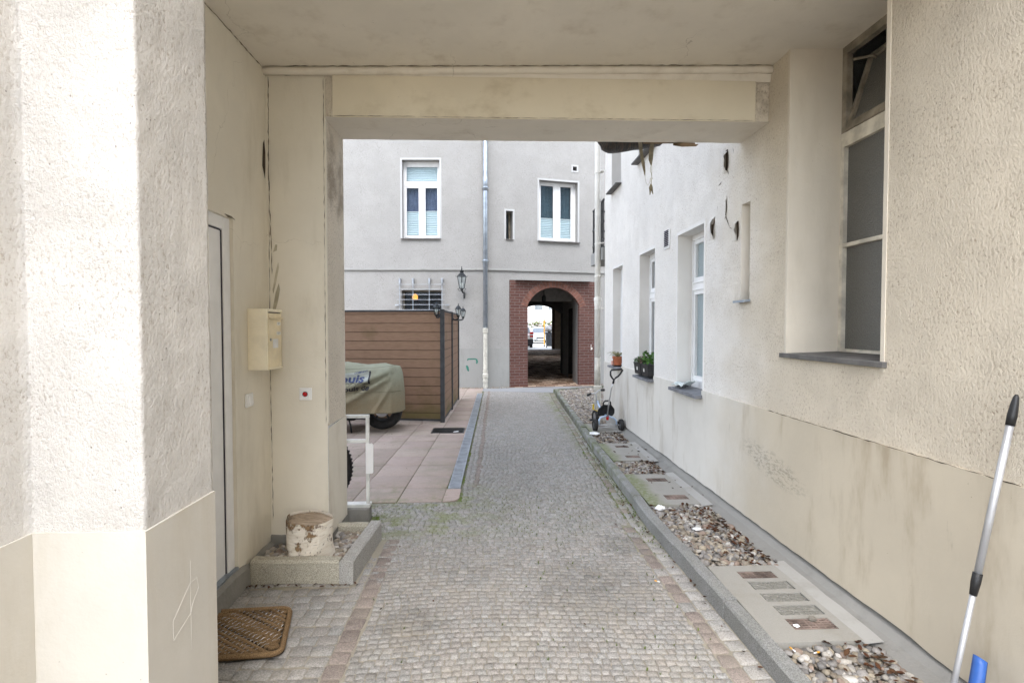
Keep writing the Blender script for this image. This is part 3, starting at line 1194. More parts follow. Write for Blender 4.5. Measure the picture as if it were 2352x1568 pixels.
def window(parent, fr, u0, u1, z0, z1, depth, panes, frame_mat, glass, sashes=(), blinds=(), sill=None, sill_mat=None, name="window"):
    """frame plate with glazed openings set back in the reveal; panes, blinds and sill are its sub-parts"""
    b = MB()
    f2 = off(fr, -depth)
    b.wall(f2, u0, u1, z0, z1, [(*p, .035) for p in panes])
    for ua, ub, za, zb in sashes:                       # raised sash edges
        w, t = .014, .012
        b.fbox(f2, ua, ua + w, za, zb, .001, t)
        b.fbox(f2, ub - w, ub, za, zb, .001, t)
        b.fbox(f2, ua + w, ub - w, za, za + w, .001, t)
        b.fbox(f2, ua + w, ub - w, zb - w, zb, .001, t)
    w = b.build(name, frame_mat, parent)
    for i, p in enumerate(panes):
        g = MB()
        g.fbox(f2, p[0] - .004, p[1] + .004, p[2] - .004, p[3] + .004, -.034, -.028)
        g.build("pane", glass[i] if isinstance(glass, (list, tuple)) else glass, w)
    for p in blinds:
        g = MB()
        n = max(4, int((p[3] - p[2]) / .0225))
        for k in range(n):
            za, zb = p[2] + (p[3] - p[2]) * k / n, p[2] + (p[3] - p[2]) * (k + 1) / n
            da, db = (-.05, -.066) if k % 2 else (-.066, -.05)
            g.quad(f2.P(p[0], za, da), f2.P(p[1], za, da), f2.P(p[1], zb, db), f2.P(p[0], zb, db))
        g.m = 1
        g.fbox(f2, p[0], p[1], p[3], p[3] + .018, -.068, -.044)
        g.build("blind", [M['blind'], M['pvc']], w)
    if sill:
        g = MB()
        ua, ub, zt, out, th = sill
        vs = []
        for u in (ua, ub):
            for d, z in ((-depth + .002, zt), (out, zt - .012), (out, zt - .012 - th), (-depth + .002, zt - th - .0022)):
                vs.append(fr.P(u, z, d))
        g.add(vs, ((0, 1, 5, 4), (1, 2, 6, 5), (2, 3, 7, 6), (3, 0, 4, 7), (0, 3, 2, 1), (4, 5, 6, 7)))
        g.build("sill", sill_mat, w, bevel=.002)
    return w


def room_tone_sheet(w, fr, depth, u0, u1, z0, z1, m):
    """an added sheet behind the glass, the dim room tone put into its colour"""
    g = MB()
    n = 24
    for k in range(n):
        ua, ub = u0 + (u1 - u0) * k / n, u0 + (u1 - u0) * (k + 1) / n
        da, db = -depth - .10 - .006 * (k % 2), -depth - .10 - .006 * ((k + 1) % 2)
        g.quad(fr.P(ua, z0, da), fr.P(ub, z0, db), fr.P(ub, z1, db), fr.P(ua, z1, da))
    g.build("room_tone_sheet", m, w)  # sheet added to give the black panes a room tone


def ribbon(b, fr, pts, w, d=.0025, seed=0):
    """a ragged crack or grimy seam lying on a wall face"""
    r = random.Random(seed)
    P = []
    for (u0, z0), (u1, z1) in zip(pts, pts[1:]):
        n = max(2, int(math.hypot(u1 - u0, z1 - z0) / .03))
        for k in range(n):
            P.append((u0 + (u1 - u0) * k / n, z0 + (z1 - z0) * k / n))
    P.append(pts[-1])
    L, Rr = [], []
    for i, (u, z) in enumerate(P):
        a = P[min(i + 1, len(P) - 1)]
        c = P[max(i - 1, 0)]
        tx, tz = a[0] - c[0], a[1] - c[1]
        l = math.hypot(tx, tz) or 1
        nx, nz = -tz / l, tx / l
        e = w * r.uniform(.05, 1) * (.25 if i in (0, len(P) - 1) else 1)
        o = r.uniform(-.6, .6) * w
        L.append(fr.P(u + nx * (e + o), z + nz * (e + o), d))
        Rr.append(fr.P(u - nx * (e - o), z - nz * (e - o), d))
    for i in range(len(P) - 1):
        b.quad(L[i], L[i + 1], Rr[i + 1], Rr[i])


def ragged(b, fr, pts, d=.0025):
    b.add([fr.P(u, z, d) for u, z in pts], [tuple(range(len(pts)))])


# ------------------------------------------------------------------ 1. long white building on the right
wb = thing("white_building", "long white rough cast building with plaster plinth along the right side of the lane", "building", (1.92, 0, 0))
PZ = .975                                                  # top of the smooth plinth
ZB = .135                                                  # ragged lower edge of the plaster
holes = [
    (2.41, 3.205, 1.372, 3.40, .34),                       # tall window inside the passage
    (3.69, 3.825, 1.755, 2.485, .16),                      # blind niche
    (4.50, 5.14, .93, 2.485, .15),
    (5.865, 6.475, .93, 2.474, .13),
    (7.325, 7.90, .95, 2.455, .125),
    (7.44, 8.02, 3.675, 5.0, .20),
    (5.885, 6.56, 3.68, 5.1, .20),
]
b = MB()
b.wall(FW, -6, 8.48, PZ, 8.6, holes, mr=1)
b.quad((1.92, 8.48, 0), (9, 8.48, 0), (9, 8.48, 8.6), (1.92, 8.48, 8.6))
b.quad((1.92, -6, 0), (9, -6, 0), (9, -6, 8.6), (1.92, -6, 8.6))
b.quad((9, -6, 0), (9, 8.48, 0), (9, 8.48, 8.6), (9, -6, 8.6))
# gateway stretch of the wall carries grime and painted shade
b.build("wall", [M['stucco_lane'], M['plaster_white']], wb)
b = MB()
b.quad((1.9, -6.02, 8.6), (9.1, -6.02, 8.6), (9.1, 8.5, 8.6), (1.9, 8.5, 8.6))
b.build("roof", M['slate'], wb)
# plinth: 12 mm proud, its lower edge ragged, window sills cut into its top
b = MB()
us = sorted(set(list(np.linspace(-6, 8.48, 240)) + [4.50, 5.14, 5.865, 6.475, 7.325, 7.90]))
f2 = off(FW, .012)
PR = random.Random(5)
low = [ZB + .016 * mnoise.noise(Vector((u * 2.3, 0, 3))) + PR.uniform(-.004, .004) for u in us]
for i in range(len(us) - 1):
    ua, ub = us[i], us[i + 1]
    m = (ua + ub) / 2
    top = PZ
    for h in holes[2:5]:
        if h[0] < m < h[1]:
            top = h[2] - .03
    b.quad(f2.P(ua, low[i]), f2.P(ub, low[i + 1]), f2.P(ub, top), f2.P(ua, top))
    b.quad(f2.P(ua, top), f2.P(ub, top), f2.P(ub, top, -.02), f2.P(ua, top, -.02))
    b.quad(f2.P(ua, low[i]), f2.P(ub, low[i + 1]), f2.P(ub, low[i + 1] + .004, -.05), f2.P(ua, low[i] + .004, -.05))
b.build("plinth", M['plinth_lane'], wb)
# grey cement base under the plaster and its fillet
b = MB()
fil = []
for i, u in enumerate(np.linspace(-6, 8.48, 190)):
    n1 = .014 * mnoise.noise(Vector((u * 3, 1, 0)))
    e = .010 * mnoise.noise(Vector((u * 9, 4, 0)))
    fil.append([(1.772 + n1 + e, u, .048), (1.80 + n1, u, .064), (1.875 + e * .5, u, .082 + n1 * .4), (1.935, u, .125), (1.955, u, .22)])
for A, B_ in zip(fil, fil[1:]):
    for k in range(4):
        b.quad(A[k], B_[k], B_[k + 1], A[k + 1])
b.build("base_course", M['concrete'], wb, smooth=True)
# light mortar in front of each light-well cover
b = MB()
for ya, yb in ((2.24, 3.06), (4.06, 5.0), (5.42, 6.34), (6.98, 7.64)):
    b = MB()
    ys = np.linspace(ya, yb, 9)
    for p, q in zip(ys, ys[1:]):
        j = [.012 * mnoise.noise(Vector((t * 7, 9, 0))) for t in (p, q)]
        b.quad((1.74, p, .077), (1.74, q, .077), (1.835 + j[1], q, .085), (1.835 + j[0], p, .085))
    b.build("mortar_fillet", M['concrete_light'], wb)
# smooth corner beads beside the tall window, dirt seams, cracks
b = MB()
b.fbox(FW, 3.205, 3.228, 1.38, 3.335, .0, .004)
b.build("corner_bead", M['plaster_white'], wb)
b = MB()
b.fbox(FW, 2.385, 2.41, 1.33, 3.33, .0, .004)
for h in holes[2:]:
    b.build("corner_bead", M['plaster_white'], wb)
    b = MB()
    b.fbox(FW, h[0] - .03, h[0] - .0005, h[2], h[3] + .035, 0, .003)
    b.fbox(FW, h[1] + .0005, h[1] + .03, h[2], h[3] + .035, 0, .003)
    b.fbox(FW, h[0] - .0005, h[1] + .0005, h[3] + .0005, h[3] + .035, 0, .003)
b.build("corner_bead", M['plaster_white'], wb)
# narrow blind niche: back panel and zinc sill
b = MB()
b.quad(FW.P(3.69, 1.755, -.16), FW.P(3.825, 1.755, -.16), FW.P(3.825, 2.485, -.16), FW.P(3.69, 2.485, -.16))
nb = b.build("niche", M['plaster_white'], wb)
b = MB()
b.add([FW.P(u, z, d) for u in (3.675, 3.845) for d, z in ((-.155, 1.775), (.05, 1.752), (.05, 1.735), (-.155, 1.757))],
      ((0, 1, 5, 4), (1, 2, 6, 5), (2, 3, 7, 6), (3, 0, 4, 7), (0, 3, 2, 1), (4, 5, 6, 7)))
b.build("sill", M['zinc'], nb)


def std_window(h, kind):
    u0, u1, z0, z1, d = h
    tr = z0 + (z1 - z0) * .655
    pn = [(u0 + .085, u1 - .085, z0 + .13, tr - .07), (u0 + .085, u1 - .085, tr + .10, z1 - .10)]
    sa = [(u0 + .03, u1 - .03, z0 + .075, tr - .015), (u0 + .03, u1 - .03, tr + .045, z1 - .045)]
    gl = {'frost': M['frosted_pale'], 'clear': M['glass']}[kind]
    w = window(wb, FW, u0, u1, z0, z1, d, pn, M['pvc'], gl, sa, sill=(u0 - .02, u1 + .045, z0 + .012, .075, .03), sill_mat=M['slate'])
    return w


std_window(holes[2], 'frost')
w2 = std_window(holes[3], 'clear')
g = MB()                                                   # net curtain behind the second window
n = 40
for k in range(n):
    ua, ub = 5.93 + .48 * k / n, 5.93 + .48 * (k + 1) / n
    g.quad(FW.P(ua, 1.0, -.30 + .02 * math.sin(k * 1.3)), FW.P(ub, 1.0, -.30 + .02 * math.sin((k + 1) * 1.3)), FW.P(ub, 2.4, -.30 + .02 * math.sin((k + 1) * 1.3)), FW.P(ua, 2.4, -.30 + .02 * math.sin(k * 1.3)))
g.build("curtain", plain("grey_curtain", (.16, .155, .15), .9), w2, smooth=True)
std_window(holes[4], 'clear')
for h in holes[5:]:
    u0, u1, z0, z1, d = h
    window(wb, FW, u0, u1, z0, z1, d, [(u0 + .08, u1 - .08, z0 + .1, z1 - .1)], M['pvc'], M['glass'], [(u0 + .03, u1 - .03, z0 + .045, z1 - .045)],
           sill=(u0 - .02, u1 + .03, z0 + .012, .09, .02), sill_mat=M['slate_dark'])
# mortar smear left under the second sill
# tall passage window: old painted frame, obscure glass, upper light tilted inwards
fz = off(FW, -.34)
w = window(wb, FW, 2.41, 3.205, 1.372, 2.79, .34, [(2.475, 3.175, 1.41, 2.062), (2.475, 3.175, 2.085, 2.70)], M['cream_wood'], M['frosted_dark'],
           sill=(2.37, 3.25, 1.392, .025, .028), sill_mat=M['slate_dark'], name="passage_window")
b = MB()
b.fbox(fz, 3.165, 3.205, 2.79, 3.36, -.04, .0)
b.fbox(fz, 2.41, 2.45, 2.79, 3.36, -.04, .0)
b.fbox(fz, 2.45, 3.165, 3.285, 3.36, -.04, .0)
b.build("casing", M['old_wood'], w)
T = Matrix.Translation(FW.P(0, 2.79, -.35)) @ Matrix.Rotation(rad(17), 4, 'Y')
b = MB()                                                   # tilted sash: u along y, height along z of the turned frame
for y0, y1, z0, z1 in ((2.45, 2.485, 0, .50), (3.125, 3.16, 0, .50), (2.485, 3.125, 0, .055), (2.485, 3.125, .465, .50)):
    b.box(-.02, y0, z0, .02, y1, z1, T)
sash = b.build("tilted_sash", M['old_wood'], w)
b = MB()
b.box(-.004, 2.485, .055, .004, 3.125, .465, T)
b.build("pane", M['frosted_dark'], w)
b = MB()
b.tube([FW.P(3.15, 3.24, -.37), FW.P(3.10, 3.24, -.46), FW.P(3.10, 3.22, -.49)], .009, 8)
b.build("stay", M['old_wood'], w, smooth=True)
# vent grille
b = MB()
b.fbox(FW, 5.365, 5.525, 2.40, 2.605, .001, .012)
vg = b.build("vent_grille", M['pvc'], wb, bevel=.003)
b = MB()
for k in range(9):
    z = 2.42 + k * .0195
    b.add([FW.P(u, z + dz, d) for u in (5.385, 5.505) for d, dz in ((.0125, .0), (.022, .004), (.0125, .011))], ((0, 1, 4, 3), (1, 2, 5, 4), (0, 2, 1), (3, 4, 5)))
for k in range(9):
    b.m = 1
    z = 2.432 + k * .0195
    b.fbox(FW, 5.386, 5.504, z - .002, z + .007, .0125, .0225)
b.build("louvre", [M['pvc'], M['seal_and_shade']], vg)
# burst render: dark gaps and lifted flakes beside the niche
b = MB()
b = MB()
ragged(b, FW, [(4.095, 2.99), (4.058, 2.99), (4.045, 2.93), (4.05, 2.85), (4.066, 2.82), (4.098, 2.82), (4.09, 2.91)])
b.build("crack", M['gap'], wb)
b = MB()
ragged(b, FW, [(4.335, 2.325), (4.352, 2.345), (4.345, 2.40), (4.352, 2.44), (4.315, 2.435), (4.28, 2.50), (4.285, 2.44), (4.31, 2.39), (4.315, 2.345)])
b.build("crack", M['gap'], wb)
b = MB()
ragged(b, FW, [(3.90, 2.385), (3.865, 2.37), (3.855, 2.31), (3.862, 2.255), (3.885, 2.22), (3.89, 2.29)])
b.build("crack", M['gap'], wb)
b = MB()
ribbon(b, FW, [(4.075, 2.62), (4.07, 2.50), (4.085, 2.47), (4.05, 2.41), (4.01, 2.345), (3.97, 2.335)], .006, seed=2)
b.build("crack", M['gap'], wb)
b = MB()
ribbon(b, FW, [(4.075, 2.45), (4.10, 2.44)], .012, seed=3)
b.build("crack", M['gap'], wb)
b = MB()
ribbon(b, FW, [(4.24, 2.58), (4.235, 2.54)], .004, seed=4)
b.build("crack", M['gap'], wb)
b = MB()
ribbon(b, FW, [(4.22, 2.74), (4.16, 2.76)], .007, seed=5)
b.build("crack", M['gap'], wb)
b = MB()
ribbon(b, FW, [(3.97, 2.97), (3.96, 2.92)], .006, seed=6)
b.build("crack", M['gap'], wb)
b = MB()
ribbon(b, FW, [(4.06, 2.82), (4.04, 2.78)], .006, seed=7)
b.build("crack", M['gap'], wb)
b = MB()


def flake(ua, ub, za, zb, lift, name="lifted_render"):
    """a tongue of render bulging off the wall: high along its far, torn edge, dying into the wall on the other sides"""
    b = MB()

    def fn(i, j):
        u = ua + (ub - ua) * i + (.020 * mnoise.noise(Vector((j * 5, ua * 9, 0))) + .012 * mnoise.noise(Vector((j * 17, ua * 9, 3)))) * (1 - i)
        h = lift * ((1 - i) ** 1.6) * min(1, math.sin(math.pi * j) * 1.5 * (.6 + .9 * abs(mnoise.noise(Vector((j * 4.3, ua * 31, 1)))))) * (1 + .35 * mnoise.noise(Vector((i * 3, j * 3, ua * 7))))
        return FW.P(u, za + (zb - za) * j, h - .0015)
    b.grid(fn, 14, 26)
    o = b.build(name, M['stucco_lane'], wb, smooth=True)



flake(4.292, 4.45, 2.30, 2.50, .042)
flake(4.055, 4.20, 2.80, 2.985, .036)
flake(3.872, 3.985, 2.21, 2.39, .030)
flake(4.065, 4.16, 2.44, 2.62, .014)
# grimy scuffs at the plinth seam
b = MB()
ribbon(b, f2, [(1.0, PZ + .002), (3.4, PZ + .001)], .003, .001, 8)
b.build("plinth_seam", M['dark_seam'], wb)
# balcony on the far end wall
b = MB()
b.box(1.90, 8.62, 2.70, 3.6, 9.6, 2.92)
bal = b.build("balcony", M['plaster_grey'], wb, bevel=.01)
b = MB()
for z in (3.05, 3.35, 3.72):
    b.box(1.925, 8.64, z, 1.945, 9.58, z + .03)
    b.box(1.95, 9.55, z, 3.5, 9.57, z + .03)
for k in range(12):
    y = 8.66 + k * .08
    b.box(1.928, y, 2.92, 1.942, y + .012, 3.74)
for k in range(15):
    b.box(1.96 + k * .1, 9.553, 2.92, 1.972 + k * .1, 9.567, 3.74)
b.build("railing", M['fence_post'], bal)

# ------------------------------------------------------------------ 2. gateway house with the passage
gb = thing("gateway_house", "cream plastered gateway house whose open passage frames the lane", "building", (-1.49, 3.45, 0))


def ceil_z(x):
    return 3.283 + .0235 * x


# near left pier: front, side towards the lane, rough above and smooth below
PX, PY0, PY1, CX = -.98, 1.455, 1.805, -1.287
b = MB()
FA = Fr((CX, PY0), (1, 0), (0, -1))
FB = Fr((PX, PY0), (0, 1), (1, 0))
FC = Fr((CX, PY0), (0, -1), (1, 0))
path = [((CX, PY0 - 1.9 + 1.9 * k / 60), (1, 0)) for k in range(60)]
path += [((CX + .0, PY0), (.7, -.7))] + [((CX + (PX - CX) * k / 28, PY0), (0, -1)) for k in range(1, 28)]
path += [((PX, PY0), (.7, -.7))] + [((PX, PY0 + (PY1 - PY0) * k / 32), (1, 0)) for k in range(1, 32)] + [((PX, PY1), (.7, .7)), ((PX - .06, PY1), (0, 1))]
zs = [PZ + 2.6 * k / 190 for k in range(191)] + [14.0]
vs = []
for z in zs:
    for (x, y), (nx_, ny_) in path:
        d = .0010 * mnoise.noise(Vector((x * 55, y * 55, z * 42))) + .0022 * mnoise.noise(Vector((x * 17, y * 17, z * 14)))
        vs.append((x + nx_ * d, y + ny_ * d, z if z < 14 else (14.0 if y < PY0 + .001 else 3.7)))
w_ = len(path)
b.add(vs, [(j * w_ + i, j * w_ + i + 1, (j + 1) * w_ + i + 1, (j + 1) * w_ + i) for j in range(len(zs) - 1) for i in range(w_ - 1)])
b.quad((CX, PY0 - 1.9, 0), (-5, PY0 - 1.9, 0), (-5, PY0 - 1.9, 5.2), (CX, PY0 - 1.9, 5.2))
b.quad((CX, PY0 - 1.9, 5.2), (-5, PY0 - 1.9, 5.2), (-5, PY0, 5.2), (CX, PY0, 5.2))
b.build("near_pier", M['stucco_white'], gb, smooth=True)
b = MB()
for F_, L_ in ((FA, PX - CX), (FB, PY1 - PY0), (FC, 1.9)):
    g_ = off(F_, .008)
    e0 = -.008 if F_ is FB else (.008 if F_ is FC else .0)
    e1 = L_ + (.008 if F_ is FA else 0)
    b.quad(g_.P(e0, -.02), g_.P(e1, -.02), g_.P(e1, PZ), g_.P(e0, PZ))
    c0 = 0 if F_ is FB else e0
    b.quad(g_.P(c0, PZ), g_.P(e1, PZ), g_.P(e1, PZ, -.008), g_.P(c0, PZ, -.008))
b.build("near_pier_plinth", M['pier_plinth'], gb)
b = MB()
b.quad((PX, PY1, 0), (-1.49, PY1, 0), (-1.49, PY1, 3.6), (PX, PY1, 3.6))
b.build("pier_return", M['plaster_cream'], gb)
# wall with the door, pier at the far end, reveal of the opening
b = MB()
b.wall(FD, PY1, 3.46, .0, 3.4, [(1.95, 3.0, .125, 2.172, .12)])
b.wall(Fr((-1.49, 3.45), (1, 0), (0, -1)), 0, .385, 0, 3.3)
b.build("passage_wall", M['plaster_cream'], gb)
b = MB()
FRV = Fr((-1.105, 3.45), (0, 1), (1, 0))
b.wall(FRV, 0, .415, .88, 3.0)
b.build("opening_reveal", M['stucco_beige'], gb)
b = MB()
g_ = off(FRV, .006)
b.quad(g_.P(-.006, 0), g_.P(.421, 0), g_.P(.421, .885), g_.P(-.006, .865))
b.build("reveal_plinth", M['plaster_plinth'], gb)
b = MB()
b.fbox(FRV, 0, .022, .9, 3.2, 0, .004)
b.build("corner_bead", M['plaster_cream'], gb)
# concrete foot below the door and round the planter
b = MB()
pts = []
for k in range(26):
    y = PY1 + (3.45 - PY1) * k / 25
    z = .118 + .02 * mnoise.noise(Vector((y * 5, 0, 0))) - (.02 if y > 3.1 else 0)
    pts.append([(-1.455, y, -.02), (-1.462, y, z - .012), (-1.489, y, z + .01)])
for A, B_ in zip(pts, pts[1:]):
    for k in range(2):
        b.quad(A[k], B_[k], B_[k + 1], A[k + 1])
for k in range(12):
    xa, xb = -1.49 + .40 * k / 12, -1.49 + .40 * (k + 1) / 12
    za, zb = [.135 + .02 * mnoise.noise(Vector((x * 9, 3, 0))) for x in (xa, xb)]
    b.quad((xa, 3.435, 0), (xb, 3.435, 0), (xb, 3.44, zb), (xa, 3.44, za))
    b.quad((xa, 3.44, za), (xb, 3.44, zb), (xb, 3.452, zb + .01), (xa, 3.452, za + .01))
b.quad((-1.09, 3.435, 0), (-1.09, 3.865, 0), (-1.092, 3.865, .13), (-1.092, 3.435, .13))
b.build("base_course", M['concrete'], gb)
# beam over the opening: rough box with a smooth yellowed panel, soffit, roll moulding, ceiling
b = MB()
b.quad((-1.49, 3.462, 2.945), (1.92, 3.462, 2.965), (1.92, 3.452, 3.4), (-1.49, 3.452, 3.4))
b.build("beam", M['stucco_beige'], gb)
b = MB()
FP = Fr((0, 3.452), (1, 0), (0, -1))
vs = []
for z in (0, 1):
    for x in (-1.045, 1.81):
        vs.append((x, 3.438, (2.945 if z == 0 else 3.213) + .0055 * (x + 1)))
b.add(vs + [(v[0], 3.46, v[2]) for v in vs], ((0, 1, 3, 2), (0, 1, 5, 4), (1, 3, 7, 5), (3, 2, 6, 7), (2, 0, 4, 6)))
b.build("beam_panel", M['plaster_panel'], gb, bevel=.004)
b = MB()
nx = 40
rows = []
for k in range(nx + 1):
    x = -1.105 + 3.03 * k / nx
    z = 2.944 + .0055 * (x + 1)
    j = PR.uniform(-.003, .003)
    rows.append([(x, 3.44, z), (x, 3.86 + j, z + .006), (x, 3.866 + j, z + .02)])
for A, B_ in zip(rows, rows[1:]):
    for k in range(2):
        b.quad(A[k], B_[k], B_[k + 1], A[k + 1])
b.build("soffit", M['plaster_ceiling'], gb)
b = MB()
pts = []
for k in range(60):
    x = -1.50 + 3.43 * k / 59
    pts.append((x, 3.425 + PR.uniform(-.003, .003), ceil_z(x) - .022 + PR.uniform(-.0025, .0025)))
b.tube(pts, .025, 10)
b.build("roll_moulding", M['plaster_ceiling'], gb, smooth=True)
b = MB()                                                   # hollow between moulding and panel
for k in range(20):
    xa, xb = -1.49 + 3.41 * k / 20, -1.49 + 3.41 * (k + 1) / 20
    b.quad((xa, 3.43, ceil_z(xa) - .035), (xb, 3.43, ceil_z(xb) - .035), (xb, 3.443, 3.213 + .0055 * (xb + 1)), (xa, 3.443, 3.213 + .0055 * (xa + 1)))
b.build("cove", M['plaster_ceiling'], gb)
b = MB()
b.quad((-1.49, PY0, ceil_z(-1.49)), (2.27, PY0, ceil_z(2.27)), (2.27, 3.46, ceil_z(2.27)), (-1.49, 3.46, ceil_z(-1.49)))
b.build("ceiling", M['plaster_ceiling'], gb)
# the storeys above and the house going on to the left
b = MB()
b.quad((PX, PY0, 3.26), (1.92, PY0, 3.33), (1.92, PY0, 14.0), (PX, PY0, 14.0))
b.quad((-7, PY0, 5.2), (CX, PY0, 5.2), (CX, PY0, 14.0), (-7, PY0, 14.0))
b.quad((-7, 3.868, 0), (-1.105, 3.868, 0), (-1.105, 3.868, 14.0), (-7, 3.868, 14.0))
b.quad((-1.105, 3.868, 2.965), (1.92, 3.868, 2.98), (1.92, 3.868, 14.0), (-1.105, 3.868, 14.0))
b.quad((-7, PY0, 0), (-7, 3.868, 0), (-7, 3.868, 14.0), (-7, PY0, 14.0))
b.quad((-7, PY0, 14.0), (1.92, PY0, 14.0), (1.92, 3.868, 14.0), (-7, 3.868, 14.0))
b.build("upper_storey", M['stucco_white'], gb)
# grimy seams and peeled spots
b = MB()
FJ = Fr((0, 3.45), (1, 0), (0, -1))
b = MB()
ribbon(b, FJ, [(-1.475, .25), (-1.48, 1.2), (-1.476, 2.2), (-1.47, 3.2)], .003, .003, 1)
b.build("crack", M['seam'], gb)
b = MB()
ribbon(b, FJ, [(-1.46, 1.9), (-1.475, 2.6), (-1.468, 3.2)], .004, .0034, 21)
b.build("crack", M['seam'], gb)
b = MB()
ribbon(b, FJ, [(-1.115, .9), (-1.11, 3.2)], .003, .0045, 12)
b.build("crack", M['seam'], gb)
b = MB()
ribbon(b, FJ, [(-1.48, 3.218), (-1.1, 3.222)], .008, .004, 13)
b.build("crack", M['seam'], gb)
b = MB()
ragged(b, FD, [(3.385, 2.60), (3.40, 2.75), (3.418, 2.78), (3.432, 2.70), (3.43, 2.6), (3.42, 2.52), (3.41, 2.55)])
b.build("crack", M['dark_seam'], gb)
b = MB()
ribbon(b, FD, [(2.0, 3.235), (2.7, 3.238), (3.43, 3.24)], .006, .002, 14)
b.build("crack", M['seam'], gb)
FPN = Fr((0, 3.436), (1, 0), (0, -1))
b = MB()
ribbon(b, FPN, [(-1.04, 2.95), (.2, 2.955), (1.8, 2.964)], .0022, .003, 15)
b.build("crack", M['seam'], gb)
FCE = Fr((0, 3.398), (1, 0), (0, -1))
b = MB()
ribbon(b, FCE, [(-1.48, 3.243), (-.4, 3.268), (1.0, 3.30), (1.9, 3.322)], .0035, .003, 16)
b.build("crack", M['seam'], gb)
b = MB()
ribbon(b, FD, [(2.905, 2.18), (3.02, 2.176)], .008, .003, 17)
b.build("crack", M['seam'], gb)
b = MB()                                                   # scraped filler marks above the letter box
for P_ in ([(-1.452, 2.05), (-1.438, 2.10), (-1.425, 2.10), (-1.428, 2.06)], [(-1.46, 1.80), (-1.435, 1.93), (-1.42, 1.985), (-1.415, 1.95), (-1.435, 1.85), (-1.455, 1.77)],
           [(-1.462, 1.66), (-1.44, 1.78), (-1.418, 1.845), (-1.41, 1.80), (-1.425, 1.72), (-1.45, 1.64)]):
    b = MB()
    ragged(b, FJ, P_, .002)
    b.build("filler_mark", M['filler'], gb)
b = MB()                                                   # broken soffit edge on the courtyard side
ragged(b, Fr((0, 3.868), (1, 0), (0, 1)), [(1.17, 2.955), (1.45, 2.96), (1.42, 2.975), (1.17, 2.97)], .004)
b.add([(1.40, 3.872, 2.945), (1.47, 3.872, 2.935), (1.58, 3.872, 2.94), (1.60, 3.872, 2.957), (1.40, 3.872, 2.96), (1.43, 3.845, 2.958), (1.56, 3.845, 2.958)], ((0, 1, 2, 3, 4), (0, 5, 6, 2, 1)))
b.build("broken_edge", plain("bare_render_edge", (.26, .19, .12), .95, var=.3), gb)
b = MB()                                                   # chalk scrawl on the pier
sc_pts = [(.10, .60), (.10, .655), (.185, .725), (.225, .73), (.235, .69), (.20, .655), (.19, .63), (.10, .595)]
g_ = off(FB, .0115)
b.tube([g_.P(u, z) for u, z in sc_pts], .0004, 5)
b.tube([g_.P(.192, .80), g_.P(.190, .66), g_.P(.191, .51)], .0004, 5)
b.build("chalk_scrawl", M['chalk'], gb)

# white plastic door
b = MB()
b.fbox(FD, 2.925, 3.0, .125, 2.172, -.09, -.018)
b.fbox(FD, 1.95, 2.025, .125, 2.172, -.09, -.018)
b.fbox(FD, 2.025, 2.925, 2.10, 2.172, -.09, -.018)
door = b.build("door", M['pvc_shade'], gb, bevel=.004)
b = MB()
for u0, u1, z0, z1 in ((2.80, 2.918, .14, 2.094), (2.033, 2.15, .14, 2.094), (2.15, 2.80, 1.98, 2.094), (2.15, 2.80, .14, .29)):
    b.fbox(FD, u0, u1, z0, z1, -.085, -.030)
b.build("leaf", M['pvc_shade'], door)
b = MB()
b.fbox(FD, 2.162, 2.788, .30, 1.97, -.075, -.042)
b.build("panel", M['pvc'], door, bevel=.006)
b = MB()
b.fbox(FD, 2.03, 2.92, .13, 2.098, -.112, -.0865)
b.fbox(FD, 2.915, 2.9245, .14, 2.094, -.0295, -.0265)  # dark strips painted in for the shadow gap round the leaf
b.fbox(FD, 2.03, 2.915, 2.091, 2.0985, -.0295, -.0265)
b.fbox(FD, 2.7925, 2.7995, .30, 1.97, -.0415, -.0385)  # painted shadow line of the panel bead
b.build("seal_and_shade", M['seal_and_shade'], door)
b = MB()
b.fbox(FD, 1.95, 3.0, .118, .14, -.09, .004)
b.build("threshold", M['zinc'], door)
b = MB()
b.tube([FD.P(2.09, 1.10, -.03), FD.P(2.09, 1.10, .03), FD.P(2.20, 1.10, .03)], .010, 8)
b.build("handle", M['chrome'], door, smooth=True)

# ------------------------------------------------------------------ 3. rear house with the brick arch
rb = thing("rear_house", "grey rendered rear house with brick archway and two white windows", "building", (-.15, 12.85, 0))
hL = [(-2.09, -1.145, 3.79, 5.755, .17), (-2.122, -1.109, 1.88, 2.488, .22)]
hR = [(1.43, 2.505, 3.795, 5.36, .17), (.545, .728, 3.80, 4.514, .25), (2.36, 2.475, 5.665, 5.775, .3), (.635, 2.995, -.1, 2.76, .06)]
b = MB()
b.wall(FL, -8.0, 0, 1.0, 8.2, hL, mr=0)
b.wall(FR, 0, 7.5, 1.0, 8.2, hR, mr=0)
pL, pR = FL.P(-8, 0), FR.P(7.5, 0)
b.quad((pL.x, pL.y, 0), (pL.x, 35.2, 0), (pL.x, 35.2, 8.2), (pL.x, pL.y, 8.2))
b.quad((pR.x, pR.y, 0), (pR.x, 35.2, 0), (pR.x, 35.2, 8.2), (pR.x, pR.y, 8.2))
b.build("wall", M['stucco_grey'], rb)
b = MB()
b.add([(pL.x, pL.y - .1, 8.2), (-.15, 12.75, 8.2), (pR.x, pR.y - .1, 8.2), (pR.x, 23.5, 8.2), (pL.x, 23.5, 8.2)], [(0, 1, 2, 3, 4)])
b.build("roof", M['slate'], rb)
b = MB()
b.quad((pL.x, 26.0, 8.2), (pR.x, 26.0, 8.2), (pR.x, 35.3, 8.2), (pL.x, 35.3, 8.2))
b.build("roof", M['slate'], rb)
b = MB()                                                   # smooth plinth below one metre
